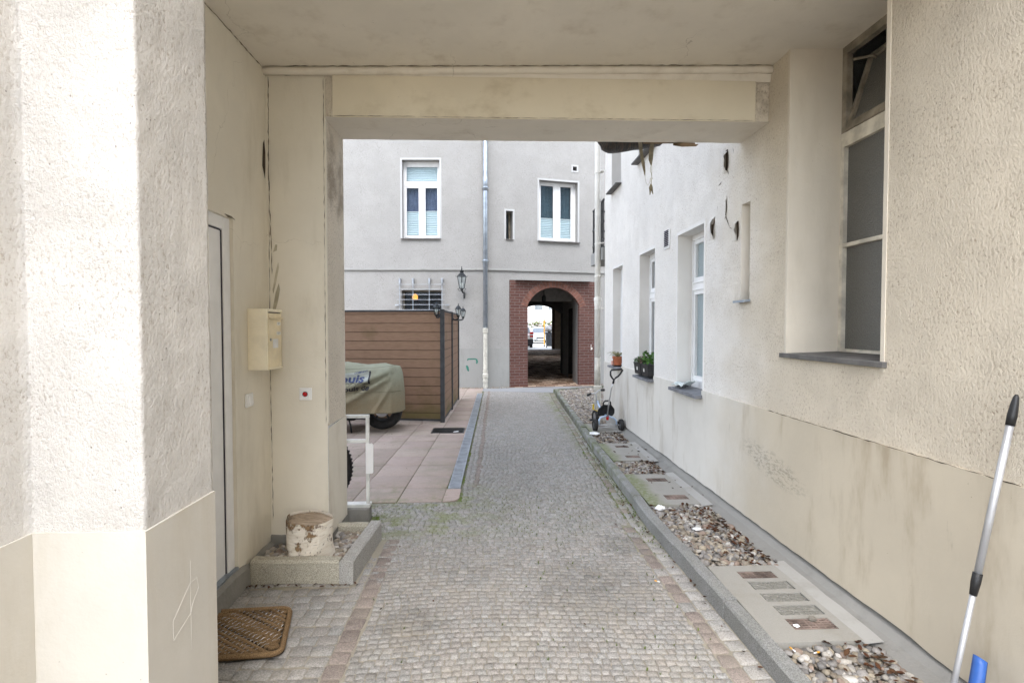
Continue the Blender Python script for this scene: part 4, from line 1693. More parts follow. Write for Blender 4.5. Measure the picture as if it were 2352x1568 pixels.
for F_, u0, u1 in ((FL, -8, 0), (FR, 0, .635), (FR, 2.995, 7.5)):
    b.quad(F_.P(u0, -.05, .006), F_.P(u1, -.05, .006), F_.P(u1, 1.0, .006), F_.P(u0, 1.0, .006))
b.build("plinth", M['plaster_grey'], rb)
b = MB()
for F_, u0, u1 in ((FL, -8, 0), (FR, 0, 7.5)):
    b.fbox(F_, u0, u1, 2.985, 3.025, .0, .035)
    b.fbox(F_, u0, u1, 3.025, 3.035, .0, .02)
b.build("string_course", M['plaster_grey'], rb, bevel=.006)
b = MB()                                                   # smooth bands round the openings
for F_, h in ((FL, hL[0]), (FR, hR[0]), (FR, hR[1])):
    b = MB()
    u0, u1, z0, z1, d = h
    w_ = .045
    b.fbox(F_, u0 - w_, u0 - .0005, z0, z1 + w_, 0, .004)
    b.fbox(F_, u1 + .0005, u1 + w_, z0, z1 + w_, 0, .004)
    b.fbox(F_, u0 - .0005, u1 + .0005, z1 + .0005, z1 + w_, 0, .004)
    b.build("opening_band", M['band_grey'], rb)
b = MB()
for F_, h in ((FR, hR[2]),):
    u0, u1, z0, z1, d = h
    b.fbox(F_, u0 - .04, u0, z0 - .04, z1 + .04, 0, .01)
    b.fbox(F_, u1, u1 + .04, z0 - .04, z1 + .04, 0, .01)
    b.fbox(F_, u0, u1, z1, z1 + .04, 0, .01)
    b.fbox(F_, u0, u1, z0 - .04, z0, 0, .01)
b.build("opening_band", M['band_grey'], rb)
# tall window with a top light
u0, u1, z0, z1, d = hL[0]
z1 -= .03
mid = (u0 + u1) / 2
tr = z0 + 1.36
pn = [(u0 + .08, mid - .085, z0 + .10, tr - .055), (mid + .085, u1 - .08, z0 + .10, tr - .055), (u0 + .08, u1 - .08, tr + .115, z1 - .10)]
sa = [(u0 + .03, mid - .03, z0 + .05, tr - .005), (mid + .03, u1 - .03, z0 + .05, tr - .005)]
wA = window(rb, FL, u0, u1, z0, z1 + .03, d, pn, M['pvc'], M['glass'], sa,
       blinds=[(pn[0][0] - .03, pn[0][1] + .03, pn[0][2] - .03, z0 + .10 + .60), (pn[1][0] - .03, pn[1][1] + .03, pn[1][2] - .03, z0 + .10 + .615), (pn[2][0] - .03, pn[2][1] + .03, pn[2][2] - .03, pn[2][3] + .0)],
       sill=(u0 - .03, u1 + .03, z0 + .004, .05, .02), sill_mat=M['slate_dark'])
room_tone_sheet(wA, FL, d, u0 + .05, u1 - .05, z0 + .05, tr, plain("slate_blue_room_tone", (.10, .115, .19), .9))
u0, u1, z0, z1, d = hR[0]
mid = (u0 + u1) / 2
pn = [(u0 + .04, mid - .11, z0 + .11, z1 - .09), (mid + .11, u1 - .13, z0 + .11, z1 - .09)]
pn[0] = (u0 + .10, mid - .09, z0 + .11, z1 - .09)
sa = [(u0 + .04, mid - .03, z0 + .05, z1 - .04), (mid + .03, u1 - .06, z0 + .05, z1 - .04)]
wB = window(rb, FR, u0, u1, z0, z1, d, pn, M['pvc'], M['glass'], sa,
       blinds=[(p[0] - .03, p[1] + .03, p[2] - .03, z0 + .62) for p in pn],
       sill=(u0 - .03, u1 + .05, z0 + .004, .06, .025), sill_mat=M['slate_dark'])
room_tone_sheet(wB, FR, d, u0 + .05, u1 - .05, z0 + .05, z1 - .05, plain("dark_teal_room_tone", (.05, .08, .10), .9))
u0, u1, z0, z1, d = hR[1]
window(rb, FR, u0, u1, z0, z1, d, [(u0 + .03, u1 - .05, z0 + .04, z1 - .04)], M['old_wood'], M['glass'], sill=(u0 - .01, u1 + .01, z0 + .004, .03, .02), sill_mat=M['slate_dark'], name="slit_window")
# barred window, a lamp on in the room behind it
u0, u1, z0, z1, d = hL[1]
bw = window(rb, FL, u0, u1, z0, z1, d, [(u0 + .03, u1 - .03, z0 + .04, z1 - .03)], M['old_wood'], M['glass'], name="barred_window")
b = MB()
for u in (u0 - .03, u0 + .305, u0 + .715, u1 + .025):
    b.fbox(FL, u - .007, u + .007, 1.80, 2.66, .055, .077)
    b.fbox(FL, u - .022, u + .022, 2.655, 2.78, .0, .085)
for k in range(7):
    z = 1.86 + k * .127
    P_ = []
    for i in range(41):
        t_ = u0 - .10 + (u1 - u0 + .2) * i / 40
        P_.append(FL.P(t_, z + .003 * math.sin(i * 2.4), .084 + .003 * math.cos(i * 2.4)))
    b.tube(P_, .005, 6)
for u in (u0 - .15, u1 + .10):
    b.fbox(FL, u, u + .10, 2.09, 2.125, .03, .06)
b.build("grille", M['galv'], bw)
b = MB()
pc = FL.P(-1.95, 2.36, -.9)
b.lathe([(.015, -.07), (.07, -.06), (.08, .01), (.055, .07), (.02, .09)], pc, 14)
tl = NT("lit_lamp_shade")
tl.out((.8, .4, .1), .8)
tl.b.inputs["Emission Color"].default_value = (1, .42, .08, 1)
tl.b.inputs["Emission Strength"].default_value = .32
b.build("room_lamp", tl.mat, bw, smooth=True)
b = MB()
p0, p1 = FL.P(-3.2, 0, -.3), FL.P(-.2, 0, -1.6)
b.quad((p0.x, p1.y + .5, 1.0), (p1.x, p1.y + .5, 1.0), (p1.x, p1.y + .5, 2.8), (p0.x, p1.y + .5, 2.8))
b.quad((p0.x, p0.y, 1.0), (p0.x, p1.y + .5, 1.0), (p0.x, p1.y + .5, 2.8), (p0.x, p0.y, 2.8))
b.quad((p1.x, p0.y, 1.0), (p1.x, p1.y + .5, 1.0), (p1.x, p1.y + .5, 2.8), (p1.x, p0.y, 2.8))
b.quad((p0.x, p0.y, 2.8), (p1.x, p0.y, 2.8), (p1.x, p1.y + .5, 2.8), (p0.x, p1.y + .5, 2.8))
b.build("room", plain("brown_room", (.16, .09, .05), .9), bw)

# brick surround: piers, spandrel, voussoir ring, jamb returns
M['brick'] = m_brick("red_brick", FR, (.105, .045, .036), (.14, .062, .05), (.19, .165, .15))
M['voussoir'] = plain("red_arch_brick", (.19, .085, .062), .8, var=.25)
M['mortar'] = plain("brick_mortar", (.19, .165, .15), .9)
UA, UB, UO0, UO1, SPR, APX, TOP = 1.125, 2.553, .640, 2.990, 2.135, 2.585, 2.752
c_u = (UA + UB) / 2
hw_ = (UB - UA) / 2
rise = APX - SPR
R_ = (hw_ ** 2 + rise ** 2) / (2 * rise)
cz = APX - R_
a0 = math.asin(hw_ / R_)
N = 28
arc = [(c_u + R_ * math.sin(a), cz + R_ * math.cos(a)) for a in np.linspace(-a0, a0, N + 1)]
fb = off(FR, .012)
DEP = .10
b = MB()
b.quad(fb.P(UO0, -.03), fb.P(UA, -.03), fb.P(UA, SPR), fb.P(UO0, SPR))
b.quad(fb.P(UB, -.03), fb.P(UO1, -.03), fb.P(UO1, SPR), fb.P(UB, SPR))
b.quad(fb.P(UO0, SPR), fb.P(UA, SPR), fb.P(UA, TOP), fb.P(UO0, TOP))
b.quad(fb.P(UB, SPR), fb.P(UO1, SPR), fb.P(UO1, TOP), fb.P(UB, TOP))
for (ua, za), (ub, zb) in zip(arc, arc[1:]):
    b.quad(fb.P(ua, za), fb.P(ub, zb), fb.P(ub, TOP), fb.P(ua, TOP))
    b.quad(fb.P(ua, za), fb.P(ub, zb), fb.P(ub, zb, -DEP), fb.P(ua, za, -DEP))
for u in (UA, UB):
    b.quad(fb.P(u, -.03), fb.P(u, SPR), fb.P(u, SPR, -DEP), fb.P(u, -.03, -DEP))
for u in (UO0, UO1):
    b.quad(fb.P(u, -.03), fb.P(u, TOP), fb.P(u, TOP, -.08), fb.P(u, -.03, -.08))
b.quad(fb.P(UO0, TOP), fb.P(UO1, TOP), fb.P(UO1, TOP, -.08), fb.P(UO0, TOP, -.08))
bs = b.build("brick_surround", M['brick'], rb)
b = MB()
nv = 25
for k in range(nv):
    t0, t1 = -a0 - .09 + (2 * a0 + .18) * (k + .06) / nv, -a0 - .09 + (2 * a0 + .18) * (k + .94) / nv
    q = []
    for r in (R_ + .001, R_ + .168):
        for t_ in (t0, t1):
            q.append((c_u + r * math.sin(t_), cz + r * math.cos(t_)))
    b.add([fb.P(q[i][0], q[i][1], d_) for d_ in (.0015, .008) for i in (0, 1, 3, 2)], ((0, 1, 2, 3), (7, 6, 5, 4), (0, 4, 5, 1), (1, 5, 6, 2), (2, 6, 7, 3), (3, 7, 4, 0)))
vo = b.build("arch_ring", M['voussoir'], bs)
b = MB()
q = [(c_u + r * math.sin(t_), cz + r * math.cos(t_)) for r in (R_ + .001, R_ + .172) for t_ in np.linspace(-a0 - .09, a0 + .09, 30)]
for k in range(29):
    b.quad(fb.P(*q[k], .001), fb.P(*q[k + 1], .001), fb.P(*q[30 + k + 1], .001), fb.P(*q[30 + k], .001))
b.build("ring_mortar", M['mortar'], bs)

# passage behind the arch: near vault, cross beam, rear arch, dim hall paved in clinker
b = MB()
PI = [FR.P(UA, 0, -DEP + .01), FR.P(UB, 0, -DEP + .01)]
xl, xr = .86, 2.36
b.quad((PI[0].x, PI[0].y, 0), (xl, 16.6, 0), (xl, 16.6, 2.75), (PI[0].x, PI[0].y, 2.75))
b.quad((PI[1].x, PI[1].y, 0), (xr, 14.55, 0), (xr, 14.55, 2.75), (PI[1].x, PI[1].y, 2.75))
b.quad((xr, 15.35, 0), (xr, 16.6, 0), (xr, 16.6, 2.75), (xr, 15.35, 2.75))
b.quad((xr, 14.55, 2.1), (xr, 15.35, 2.1), (xr, 15.35, 2.75), (xr, 14.55, 2.75))
b.quad((PI[0].x - .3, PI[0].y - .3, 2.75), (PI[1].x + .3, PI[1].y - .2, 2.75), (xr + .3, 16.6, 2.75), (xl - .3, 16.6, 2.75))
vp = b.build("vault", M['vault_grey'], rb)
b = MB()
b.box(xl - .1, 14.6, 2.30, xr + .1, 14.95, 2.748)
b.build("cross_beam", M['vault_grey'], rb)
b = MB()                                                   # right-hand doorway in the vault wall
b.box(xr + .18, 14.5, 0, xr + .2, 15.4, 2.2)
b.build("side_doorway", M['room_dark'], rb)
b = MB()                                                   # rear arch
ac = [(1.60 + .76 * t_, 2.285 - .27 * t_ * t_) for t_ in np.linspace(-1, 1, 17)]
for (xa, za), (xb, zb) in zip(ac, ac[1:]):
    b.quad((xa, 16.58, za), (xb, 16.58, zb), (xb, 16.58, 2.75), (xa, 16.58, 2.75))
    b.quad((xa, 16.58, za), (xb, 16.58, zb), (xb, 17.1, zb), (xa, 17.1, za))
b.quad((2.36, 16.58, 0), (5.2, 16.58, 0), (5.2, 16.58, 3.4), (2.36, 16.58, 3.4))
b.quad((-.6, 16.58, 0), (.84, 16.58, 0), (.84, 16.58, 3.4), (-.6, 16.58, 3.4))
b.quad((2.36, 16.58, 0), (2.36, 17.1, 0), (2.36, 17.1, 2.1), (2.36, 16.58, 2.1))
b.quad((2.36, 17.1, 0), (5.2, 17.1, 0), (5.2, 17.1, 3.4), (2.36, 17.1, 3.4))
b.quad((.84, 16.58, 2.74), (2.36, 16.58, 2.74), (2.36, 16.58, 3.4), (.84, 16.58, 3.4))
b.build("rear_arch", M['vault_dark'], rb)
b = MB()
b.quad((-.6, 16.6, 3.4), (5.2, 16.6, 3.4), (5.2, 23.5, 3.4), (-.6, 23.5, 3.4))
b.quad((-.6, 26.0, 3.4), (5.2, 26.0, 3.4), (5.2, 34.9, 3.4), (-.6, 34.9, 3.4))
b.quad((-.6, 16.6, 0), (-.6, 34.9, 0), (-.6, 34.9, 3.4), (-.6, 16.6, 3.4))
b.quad((5.2, 16.6, 0), (5.2, 34.9, 0), (5.2, 34.9, 3.4), (5.2, 16.6, 3.4))
b.build("hall", M['vault_grey'], rb)
b = MB()                                                   # unseen roof shaft, added to light the hall floor
for y in (23.5, 26.0):
    b.quad((pL.x, y, 0), (-.6, y, 0), (-.6, y, 8.2), (pL.x, y, 8.2))
    b.quad((5.2, y, 0), (pR.x, y, 0), (pR.x, y, 8.2), (5.2, y, 8.2))
    b.quad((-.6, y, 3.4), (5.2, y, 3.4), (5.2, y, 8.2), (-.6, y, 8.2))
for x in (-.6, 5.2):
    b.quad((x, 23.5, 3.4), (x, 26.0, 3.4), (x, 26.0, 8.2), (x, 23.5, 8.2))
b.build("added_light_shaft", M['plaster_grey'], rb)
FG = Fr((0, 34.9), (1, 0), (0, -1))
b = MB()
b.wall(FG, -.6, 5.2, 0, 3.4, [(.4, 4.32, -.1, 3.25, .4)])
b.wall(Fr((0, 35.25), (1, 0), (0, 1)), pL.x, pR.x, 0, 8.2, [(.4, 4.32, -.1, 3.25, .01)])
b.build("street_gate_wall", plain("beige_gate_wall", (.42, .34, .25), .9), rb)
b = MB()
b.fbox(FG, 4.20, 4.40, 0, 3.3, .002, .08)
b.build("gate_post", plain("brown_gate_post", (.09, .05, .03), .7), rb)
b = MB()                                                   # green spray mark
g_ = off(FL, .0085)
b.tube([g_.P(-.45, .70), g_.P(-.44, .735), g_.P(-.40, .74), g_.P(-.26, .742), g_.P(-.22, .725), g_.P(-.205, .67), g_.P(-.22, .62)], [.012, .018, .016, .016, .022, .026, .016], 6)
b.tube([g_.P(-.475, .575), g_.P(-.455, .53), g_.P(-.44, .47), g_.P(-.425, .43)], [.02, .034, .03, .016], 6)
o = b.build("spray_mark", M['green_spray'], rb)
for v in o.data.vertices:                                  # pressed flat onto the wall
    p = Vector(v.co) + world_loc(rb)
    dd = (p - FL.o).dot(FL.n)
    v.co = v.co - FL.n * (dd - .0085 - (dd - .0085) * .04)
b = MB()
b.fbox(FR, 2.89, 2.905, .93, 1.08, .013, .016)
b.fbox(FR, 2.905, 2.935, .95, 1.0, .013, .016)
b.build("white_scrawl", M['chalk'], rb)

# floor of the passage and hall
b = MB()
b.add([(PI[0].x - .5, PI[0].y - .3, .0035), (PI[1].x + .5, PI[1].y - .3, .0035), (5.2, 16.6, .0035), (5.2, 34.1, .0035), (-.6, 34.1, .0035), (-.6, 16.6, .0035)], [(0, 1, 2, 3, 4, 5)])
setting(b.build("passage_paving", M['clinker']))
b = MB()
b.box(-.6, 34.1, -.05, 5.2, 34.55, .03)
b.quad((-60, 34.55, .0), (60, 34.55, .0), (60, 44.0, .0), (-60, 44.0, .0))
setting(b.build("pavement", M['pavement']))
b = MB()
b.quad((-60, 44.0, -.02), (60, 44.0, -.02), (60, 51, -.02), (-60, 51, -.02))
b.quad((-60, 51, -.01), (60, 51, -.01), (60, 58, -.01), (-60, 58, -.01))
setting(b.build("street", M['pavement']))


# ================================================================== THINGS IN THE PASSAGE
# letter box on the wall beside the door
t = thing("mailbox", "cream letter box with yellowed door and stickers on the passage wall beside the door", "letter box", (-1.49, 3.27, 1.28))
b = MB()
b.box(-1.49, 3.155, 1.285, -1.372, 3.36, 1.662)
b.build("box", M['mail_cream'], t, bevel=.003)
b = MB()
b.box(-1.3718, 3.166, 1.300, -1.366, 3.352, 1.598)
b.build("door", M['mail_door'], t, bevel=.002)
b = MB()
b.box(-1.3718, 3.168, 1.606, -1.364, 3.350, 1.636)
b.box(-1.364, 3.168, 1.600, -1.352, 3.350, 1.607)
b.build("flap", M['mail_door'], t, bevel=.0015)
b = MB()
b.box(-1.3718, 3.172, 1.6375, -1.3685, 3.346, 1.642)
b.build("slot", M['seal_and_shade'], t)
b = MB()
b.box(-1.366, 3.165, 1.2865, -1.362, 3.358, 1.296)
b.build("trim", M['mail_cream'], t)
b = MB()
b.box(-1.3718, 3.160, 1.646, -1.362, 3.358, 1.6618)
b.build("trim", M['mail_cream'], t)
b = MB()
b.lathe([(.008, 0), (.008, .006), (.006, .008)], n=14, M=Matrix.Translation((-1.366, 3.186, 1.472)) @ Matrix.Rotation(rad(90), 4, 'Y'))
b.build("lock", M['chrome'], t, smooth=True)
b = MB()
b.box(-1.366, 3.285, 1.561, -1.3652, 3.338, 1.583)
b.build("name_sticker", M['paper'], t)
b = MB()
b.box(-1.366, 3.278, 1.500, -1.3652, 3.340, 1.521)
b.build("name_sticker", M['paper'], t)
b = MB()
b.box(-1.366, 3.222, 1.418, -1.3652, 3.30, 1.475)
b.build("paper_label", M['white_film'], t)
for z, y0, y1 in ((1.575, 3.297, 3.326), (1.569, 3.297, 3.318), (1.514, 3.292, 3.328), (1.507, 3.292, 3.316)):
    b = MB()
    b.box(-1.3652, y0, z, -1.3648, y1, z + .0022)
    b.build("sticker_line", M['slate'], t)

t = thing("light_switch", "white rocker light switch on the passage wall below the letter box", "switch", (-1.49, 3.15, 1.10))
b = MB()
b.box(-1.49, 3.108, 1.062, -1.476, 3.192, 1.145)
b.build("plate", M['pvc'], t, bevel=.004)
b = MB()
b.add([(-1.476, 3.124, 1.076), (-1.476, 3.176, 1.076), (-1.476, 3.176, 1.131), (-1.476, 3.124, 1.131), (-1.466, 3.124, 1.076), (-1.466, 3.176, 1.076), (-1.471, 3.176, 1.131), (-1.471, 3.124, 1.131)],
      ((4, 5, 6, 7), (0, 1, 5, 4), (1, 2, 6, 5), (2, 3, 7, 6), (3, 0, 4, 7)))
b.build("rocker", M['pvc'], t, bevel=.002)

t = thing("alarm_button", "square white wall plate with a round red button on the cream pier", "button", (-1.248, 3.45, 1.10))
b = MB()
b.box(-1.289, 3.438, 1.059, -1.207, 3.45, 1.142)
b.build("plate", M['pvc'], t, bevel=.004)
b = MB()
b.box(-1.277, 3.434, 1.071, -1.219, 3.4385, 1.130)
b.build("inner_plate", M['pvc'], t, bevel=.002)
b = MB()
b.lathe([(.014, 0), (.014, .005), (.011, .008), (.005, .0095)], n=20, M=Matrix.Translation((-1.248, 3.434, 1.1005)) @ Matrix.Rotation(rad(90), 4, 'X'))
b.build("red_lens", M['red'], t, smooth=True)
b = MB()
b.lathe([(.0145, 0), (.017, .0), (.017, .0055), (.0145, .0055)], n=20, M=Matrix.Translation((-1.248, 3.434, 1.1005)) @ Matrix.Rotation(rad(90), 4, 'X'), capb=False, capt=False)
b.build("bezel", M['seal_and_shade'], t)

# granite planter with pebbles and the birch stump
t = thing("planter_kerb", "low granite kerb boxing in a small pebble bed at the passage pier", "planter", (-1.15, 3.3, 0))
b = MB()


def rough_bar(b, p0, p1, w, h, seed, n=8):
    """a hewn stone bar from p0 to p1 (its outer face), thickness w to the left of the direction"""
    r = random.Random(seed)
    p0, p1 = Vector((*p0, 0)), Vector((*p1, 0))
    d = (p1 - p0).normalized()
    nn = Vector((-d.y, d.x, 0))
    vs, fs = [], []
    for k in range(n + 1):
        p = p0 + (p1 - p0) * k / n
        for dx, z in ((0, -.03), (0, h - .015), (.012, h), (w - .012, h), (w, h - .015), (w, -.03)):
            vs.append(p + nn * (dx + r.uniform(-.0025, .0025)) + Vector((0, 0, z + r.uniform(-.002, .002))))
    for k in range(n):
        for e in range(5):
            fs.append((k * 6 + e, (k + 1) * 6 + e, (k + 1) * 6 + e + 1, k * 6 + e + 1))
    fs += [(5, 4, 3, 2, 1, 0), tuple(n * 6 + e for e in range(6))]
    b.add(vs, fs)


rough_bar(b, (-1.462, 3.085), (-.925, 3.065), .075, .135, 1)
b.build("front_stone", M['granite_light'], t)
b = MB()
rough_bar(b, (-.835, 3.05), (-.80, 3.675), .085, .145, 2)
b.build("side_stone", M['granite_mid'], t)
b = MB()
rough_bar(b, (-.885, 3.675), (-1.10, 3.675), .06, .14, 3, 5)
b.build("rear_stone", M['granite_light'], t)
spots = []
y = 3.15
while y < 3.62:
    x = -1.45
    while x < -.90:
        if not (x < -1.08 and y > 3.43):
            r = RND.uniform(.010, .019) if RND.random() < .8 else RND.uniform(.018, .026)
            spots.append((x + RND.uniform(-.01, .01), y + RND.uniform(-.01, .01), .070 + .012 * mnoise.noise(Vector((x * 6, y * 6, 0))) + RND.uniform(0, .012), r, tuple(min(.8, c * 1.1) for c in peb_col())))
        x += .022
    y += .022
setting(tag(pebbles("pebbles", spots, 8), "pale pebbles round the birch stump inside the granite planter", "gravel", kind="stuff"), "stuff")
b = MB()
b.quad((-1.47, 3.1, .055), (-.88, 3.1, .055), (-.86, 3.66, .055), (-1.47, 3.66, .055))
setting(b.build("planter_soil", M['earth']))

t = thing("birch_stump", "sawn birch stump with peeling white bark standing in the pebbles of the planter", "stump", (-1.172, 3.275, .07))
b = MB()
nr, nz = 48, 14
SX, SY = -1.172, 3.275


def stump_r(a, z):
    r = .133 + .006 * math.sin(2 * a + .5) + .005 * math.sin(5 * a)
    r += .008 * max(0, 1 - z / .08) * (1 + .6 * math.sin(3 * a + 1))
    r += .007 * mnoise.noise(Vector((math.cos(a) * 2.5, math.sin(a) * 2.5, z * 9)))
    da = (a - 4.85 + math.pi) % (2 * math.pi) - math.pi
    r += .016 * math.exp(-(da / .16) ** 2) * math.exp(-((z - .05) / .05) ** 2)
    return r


def stump_pt(i, j):
    a = 2 * math.pi * i
    z = .275 * j
    zz = .05 + z - .016 * math.cos(a) * j ** 6
    r = stump_r(a, z)
    return (SX + r * math.cos(a), SY + r * math.sin(a), zz)


b.grid(stump_pt, nr, nz)
b.build("bark", M['bark'], t, smooth=True)
b = MB()
ring = []
for q in (.955, .75, .4, .02):
    for k in range(nr):
        a = 2 * math.pi * k / nr
        r = stump_r(a, .275) * q
        ring.append((SX + r * math.cos(a), SY + r * math.sin(a), .05 + .272 - .016 * math.cos(a) * q + .0025 * mnoise.noise(Vector((r * 30, a * 2, 0))) - (.012 if q > .9 else 0)))
fs = []
for r in range(3):
    for k in range(nr):
        fs.append((r * nr + k, r * nr + (k + 1) % nr, (r + 1) * nr + (k + 1) % nr, (r + 1) * nr + k))
fs.append(tuple(3 * nr + k for k in range(nr)))
b.add(ring, fs)
b.build("cut_face", M['cut_wood'], t, smooth=True)

# coir doormat
t = thing("doormat", "brown coir doormat with chevron ribs on the setts before the white door", "doormat", (-1.25, 2.57, 0))


def mat_edge(s=0.0):
    """outline: a rounded right end, the left end runs on behind the pier; s = inset"""
    C_ = [Vector((-1.53, 2.325)), Vector((-.975, 2.372)), Vector((-1.085, 2.785)), Vector((-1.53, 2.76))]
    cen = Vector((-1.28, 2.56))
    C_ = [p + (cen - p).normalized() * s * 1.35 for p in C_]
    pts = [tuple(C_[0])]
    for i in (1, 2):
        p, a_, c_ = C_[i], (C_[i - 1] - C_[i]).normalized(), (C_[i + 1] - C_[i]).normalized()
        r = .055
        for k in range(7):
            q = k / 6
            pts.append(tuple(p + a_ * r * (1 - q) ** 2 + c_ * r * q ** 2))
    pts.append(tuple(C_[3]))
    return pts


b = MB()
b.poly_prism(mat_edge(.004), lambda u, v, k: (u, v, .010 if k == 0 else .002))
b.build("backing", M['coir_dark'], t)
b = MB()
E_ = mat_edge(.014)
b.tube([(x, y, .014) for x, y in E_] + [(E_[0][0], E_[0][1], .014)], .0135, 8)
b.build("rim", M['coir'], t, smooth=True)
b = MB()


def inside(x, y):
    P_ = mat_edge(.026)
    c = False
    for (x0, y0), (x1, y1) in zip(P_, P_[1:] + P_[:1]):
        if (y0 > y) != (y1 > y) and x < (x1 - x0) * (y - y0) / (y1 - y0) + x0:
            c = not c
    return c


def rib(p, q):
    """keep the longest run of a rib lying inside the rim"""
    n = 60
    run, best = [], []
    for k in range(n + 1):
        x, y = p[0] + (q[0] - p[0]) * k / n, p[1] + (q[1] - p[1]) * k / n
        if inside(x, y):
            run.append((x, y))
        else:
            best = run if len(run) > len(best) else best
            run = []
    best = run if len(run) > len(best) else best
    if len(best) > 2:
        b.tube([(best[0][0], best[0][1], .014), (best[-1][0], best[-1][1], .014)], .0105, 7)


A_ = rad(-33)                                              # long ribs at the front corner and along the middle, short ones between
da, na = Vector((math.cos(A_), math.sin(A_))), Vector((-math.sin(A_), math.cos(A_)))
mid_ = Vector((-1.27, 2.56))
for k in (-7, -6, -5, -4, -3, -2, -1):
    c_ = mid_ + na * (k * .026 - .005)
    rib(c_ - da * .5, c_ + da * .5)
for k in (5, 6, 7, 8, 9):
    c_ = mid_ + na * (k * .026 - .006)
    rib(c_ - da * .5, c_ + da * .5)
A2 = rad(24)
d2, n2 = Vector((math.cos(A2), math.sin(A2))), Vector((-math.sin(A2), math.cos(A2)))
for k in range(-14, 15):
    c_ = mid_ + na * .052 + da * (k * .029)
    lo, hi = c_ - d2 * .5, c_ + d2 * .5
    best = []
    for i in range(81):
        p = lo + (hi - lo) * i / 80
        h = (p - mid_).dot(na)
        if -.012 < h < .112 and inside(p.x, p.y):
            best.append(p)
    if len(best) > 3:
        b.tube([(best[0].x, best[0].y, .0135), (best[-1].x, best[-1].y, .0135)], .0095, 7)
b.build("rib", M['coir'], t, smooth=True)
b = MB()                                                   # thin steel wires holding the ribs
for k in range(15):
    c_ = Vector((-1.50 + k * .036, 2.56))
    dirw = Vector((.62, .78)).normalized()
    best = [c_ + dirw * (.55 * (i / 40 - .5)) for i in range(41)]
    best = [p for p in best if inside(p.x, p.y)]
    if len(best) > 3:
        b.tube([(p.x, p.y, .0205 + .004 * math.sin(p.x * 240)) for p in best], .0008, 4)
b.build("wire", M['wire'], t)

# broom with a telescopic handle, leaning on the white wall
t = thing("broom", "telescopic silver broom handle with black grips leaning on the right wall", "broom", (1.6, 1.66, .1))
P0 = Vector((1.872, 1.72, 1.30))
P1 = Vector((1.615, 1.70, .115))
dv = P1 - P0


def at_(k):
    return P0 + dv * k


kj = (P0.z - .64) / (P0.z - P1.z)
b = MB()
b.tube([at_(.05), at_(kj)], .0115, 16)
b.build("upper_tube", M['alu'], t, smooth=True)
b = MB()
b.tube([at_(kj), at_(.985)], .0092, 16)
b.build("lower_tube", M['alu'], t, smooth=True)
b = MB()
b.tube([at_(-.008), at_(.0), at_(.02), at_(.055), at_(.085), at_(.0852)], [.004, .0085, .0115, .0145, .0135, .0118], 14)
b.build("end_grip", M['black_plastic'], t, smooth=True)
b = MB()
b.tube([at_(kj - .028), at_(kj - .0275), at_(kj), at_(kj + .038), at_(kj + .0385)], [.0118, .0145, .0145, .0112, .0095], 14)
b.build("clamp", M['black_plastic'], t, smooth=True)
b = MB()
T = Matrix.Translation(P1) @ Matrix.Rotation(rad(-20), 4, 'Z')
b.box(-.025, -.16, -.012, .025, .16, .02, T)
b.build("head", M['blue_plastic'], t, bevel=.005)
b = MB()
for i in range(16):
    for j in range(3):
        x, y = -.016 + j * .016, -.15 + i * .02
        b.box(x - .006, y - .008, -.055, x + .006, y + .008, -.012, T)
b.build("bristles", M['black_plastic'], t)

# blue dustpan, only the end of its handle shows
t = thing("dustpan", "blue plastic dustpan standing against the plinth beside the broom", "dustpan", (1.84, 1.79, .06))
D0, D1 = Vector((1.852, 1.803, .292)), Vector((1.79, 1.765, .13))
ax = (D0 - D1).normalized()
sd = ax.cross(Vector((-1, .35, 0)).normalized()).normalized()
nm = sd.cross(ax).normalized()


def pan_grid(i, j):
    a = math.pi * (-.18 + 1.36 * i)
    p = D1 + (D0 - D1) * j
    r = .021 * (1.05 - .12 * j)
    return p + sd * (r * math.cos(a)) + nm * (r * math.sin(a) * (1 if True else 0)) + ax * (.010 * math.sin(math.pi * i) * (1 if j > .99 else 0))


b = MB()
b.grid(pan_grid, 18, 10)
o = b.build("handle", M['blue_plastic'], t, smooth=True)
so = o.modifiers.new("thickness", 'SOLIDIFY')
so.thickness = .004
b = MB()
Tm = Matrix.Translation((1.74, 1.735, .075)) @ Matrix.Rotation(rad(30), 4, 'Z')
b.box(-.10, -.11, -.006, .06, .11, 0, Tm)
b.box(.056, -.11, 0, .06, .11, .07, Tm)
b.box(-.10, -.11, 0, .056, -.106, .045, Tm)
b.box(-.10, .106, 0, .056, .11, .045, Tm)
b.build("pan", M['blue_plastic'], t, bevel=.002)

